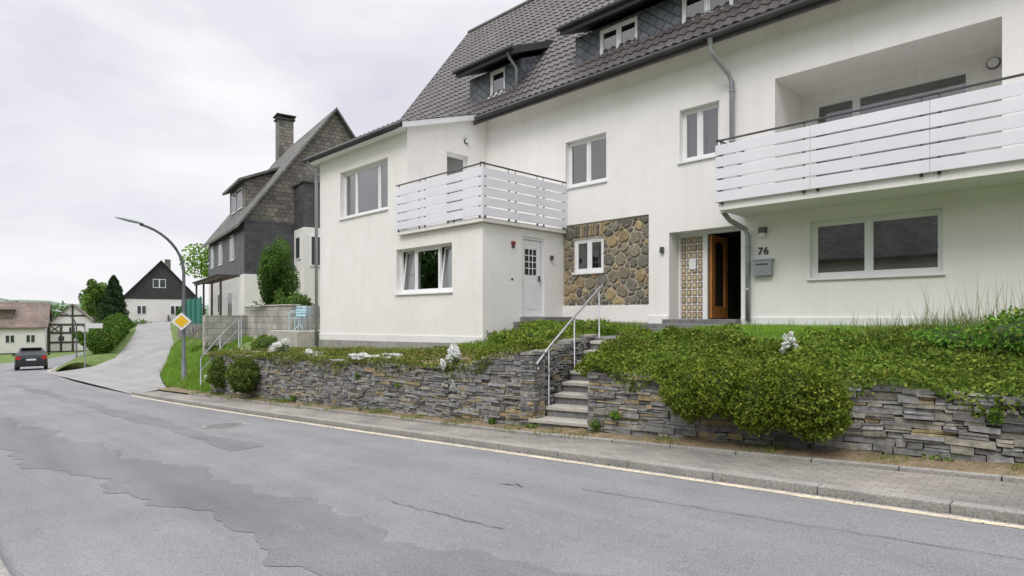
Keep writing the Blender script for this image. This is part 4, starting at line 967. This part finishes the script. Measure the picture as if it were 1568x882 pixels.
# wooded hillside on the other side of the road (reflected in the windows)
e=empty('wooded_hillside',(-10,-40,0)); mb=MB(); rows=[]
for i in range(60):
    x=90-4.5*i; rows.append([(x,-28-4.0*j,-3+min(j,15)*1.4+(.8*math.sin(x*.4+j) if j else 0)) for j in range(22)])
mb.grid(rows); mb.build('hill_slope',M['hill'],e,smooth=True)
PP=[];CC=[]
for k in range(190):
    x=R(-130,60); y=-31-R(0,58); zc=-3+min((-y-28)/4,15)*1.4+R(2.0,5.5); r=R(1.6,3.2); P,_=ball_pts((x,y,zc),(r,r,r*1.5),110,.3,.35); PP.append(P); CC.append(tint(110,np.array((.05,.10,.025))*R(.5,1.5),.3))
leafmesh('tree_crowns',np.concatenate(PP),.7,np.concatenate(CC),e)
mb=MB(); rows=[]
for i in range(160):
    a=math.radians(95+120*i/159); r=420; h=8+4*math.sin(a*9)+2.5*math.sin(a*31)+1.2*math.sin(a*90)+R(-.6,.6)
    rows.append([(r*math.cos(a),r*math.sin(a),-8),(r*math.cos(a)*1.05,r*math.sin(a)*1.05,h*.6),(r*math.cos(a)*1.2,r*math.sin(a)*1.2,h)])
mb.grid(rows); mb.build('distant_hills',M['farhill'])
e=empty('distant_tree_line',(-165,25,-4)); n=9000; t=rng.random(n)
P=np.stack([-165-60*t,4+66*t,-4+rng.random(n)*(5.5+1.5*np.sin(t*40))],1)+rng.normal(size=(n,3))*np.array([3,3,.4]); leafmesh('foliage',P,.5,tint(n,(.10,.17,.06),.4,P,.3),e)
# ------------------------------------------------------------------ sky & light
w=bpy.data.worlds.new('World'); scene.world=w; w.use_nodes=True; nt=w.node_tree; bg=nt.nodes['Background']; bg.inputs['Strength'].default_value=.1
EL=math.radians(50)
sky=N(nt,'ShaderNodeTexSky',sky_type='NISHITA'); sky.sun_disc=False; sky.sun_elevation=EL; sky.sun_rotation=math.radians(165)
v=N(nt,'ShaderNodeTexCoord').outputs['Generated']
mp=N(nt,'ShaderNodeMapping'); mp.inputs['Scale'].default_value=(1,1,2.6); nt.links.new(v,mp.inputs['Vector'])
cl=ramp(nt,noise(nt,mp.outputs[0],2.2,5,.55,.3),.32,.68,(.70,.70,.78),(.99,.985,1.0))
sx=N(nt,'ShaderNodeSeparateXYZ'); nt.links.new(v,sx.inputs[0])
mr=N(nt,'ShaderNodeMapRange'); mr.inputs['From Min'].default_value=.45; mr.inputs['From Max'].default_value=.95; mr.inputs['To Min'].default_value=10.6; mr.inputs['To Max'].default_value=29; nt.links.new(sx.outputs['Z'],mr.inputs['Value'])
vm=N(nt,'ShaderNodeVectorMath',operation='SCALE'); nt.links.new(cl,vm.inputs[0]); nt.links.new(mr.outputs[0],vm.inputs['Scale'])
mx=mixc(nt,.94,sky.outputs[0],vm.outputs[0]); nt.links.new(mx,bg.inputs['Color'])
sun=bpy.data.lights.new('sun','SUN'); sun.energy=1.5; sun.angle=math.radians(25); sun.color=(1,.955,.9); so_=bpy.data.objects.new('sun',sun); link(so_)
az=Vector((.30,-.95,0)).normalized(); dirv=Vector((az.x*math.cos(EL),az.y*math.cos(EL),math.sin(EL))); so_.rotation_euler=(-dirv).to_track_quat('-Z','Y').to_euler()
cam=bpy.data.cameras.new('camera'); co=bpy.data.objects.new('camera',cam); link(co); cam.lens=21.26; cam.sensor_width=36; cam.shift_y=.028; cam.clip_end=4000; cam.clip_start=.05
co.location=(0,0,0); co.rotation_euler=(math.pi/2,0,math.radians(45.3)); scene.camera=co
scene.view_settings.view_transform='Standard'; scene.view_settings.look='None'; scene.view_settings.exposure=0
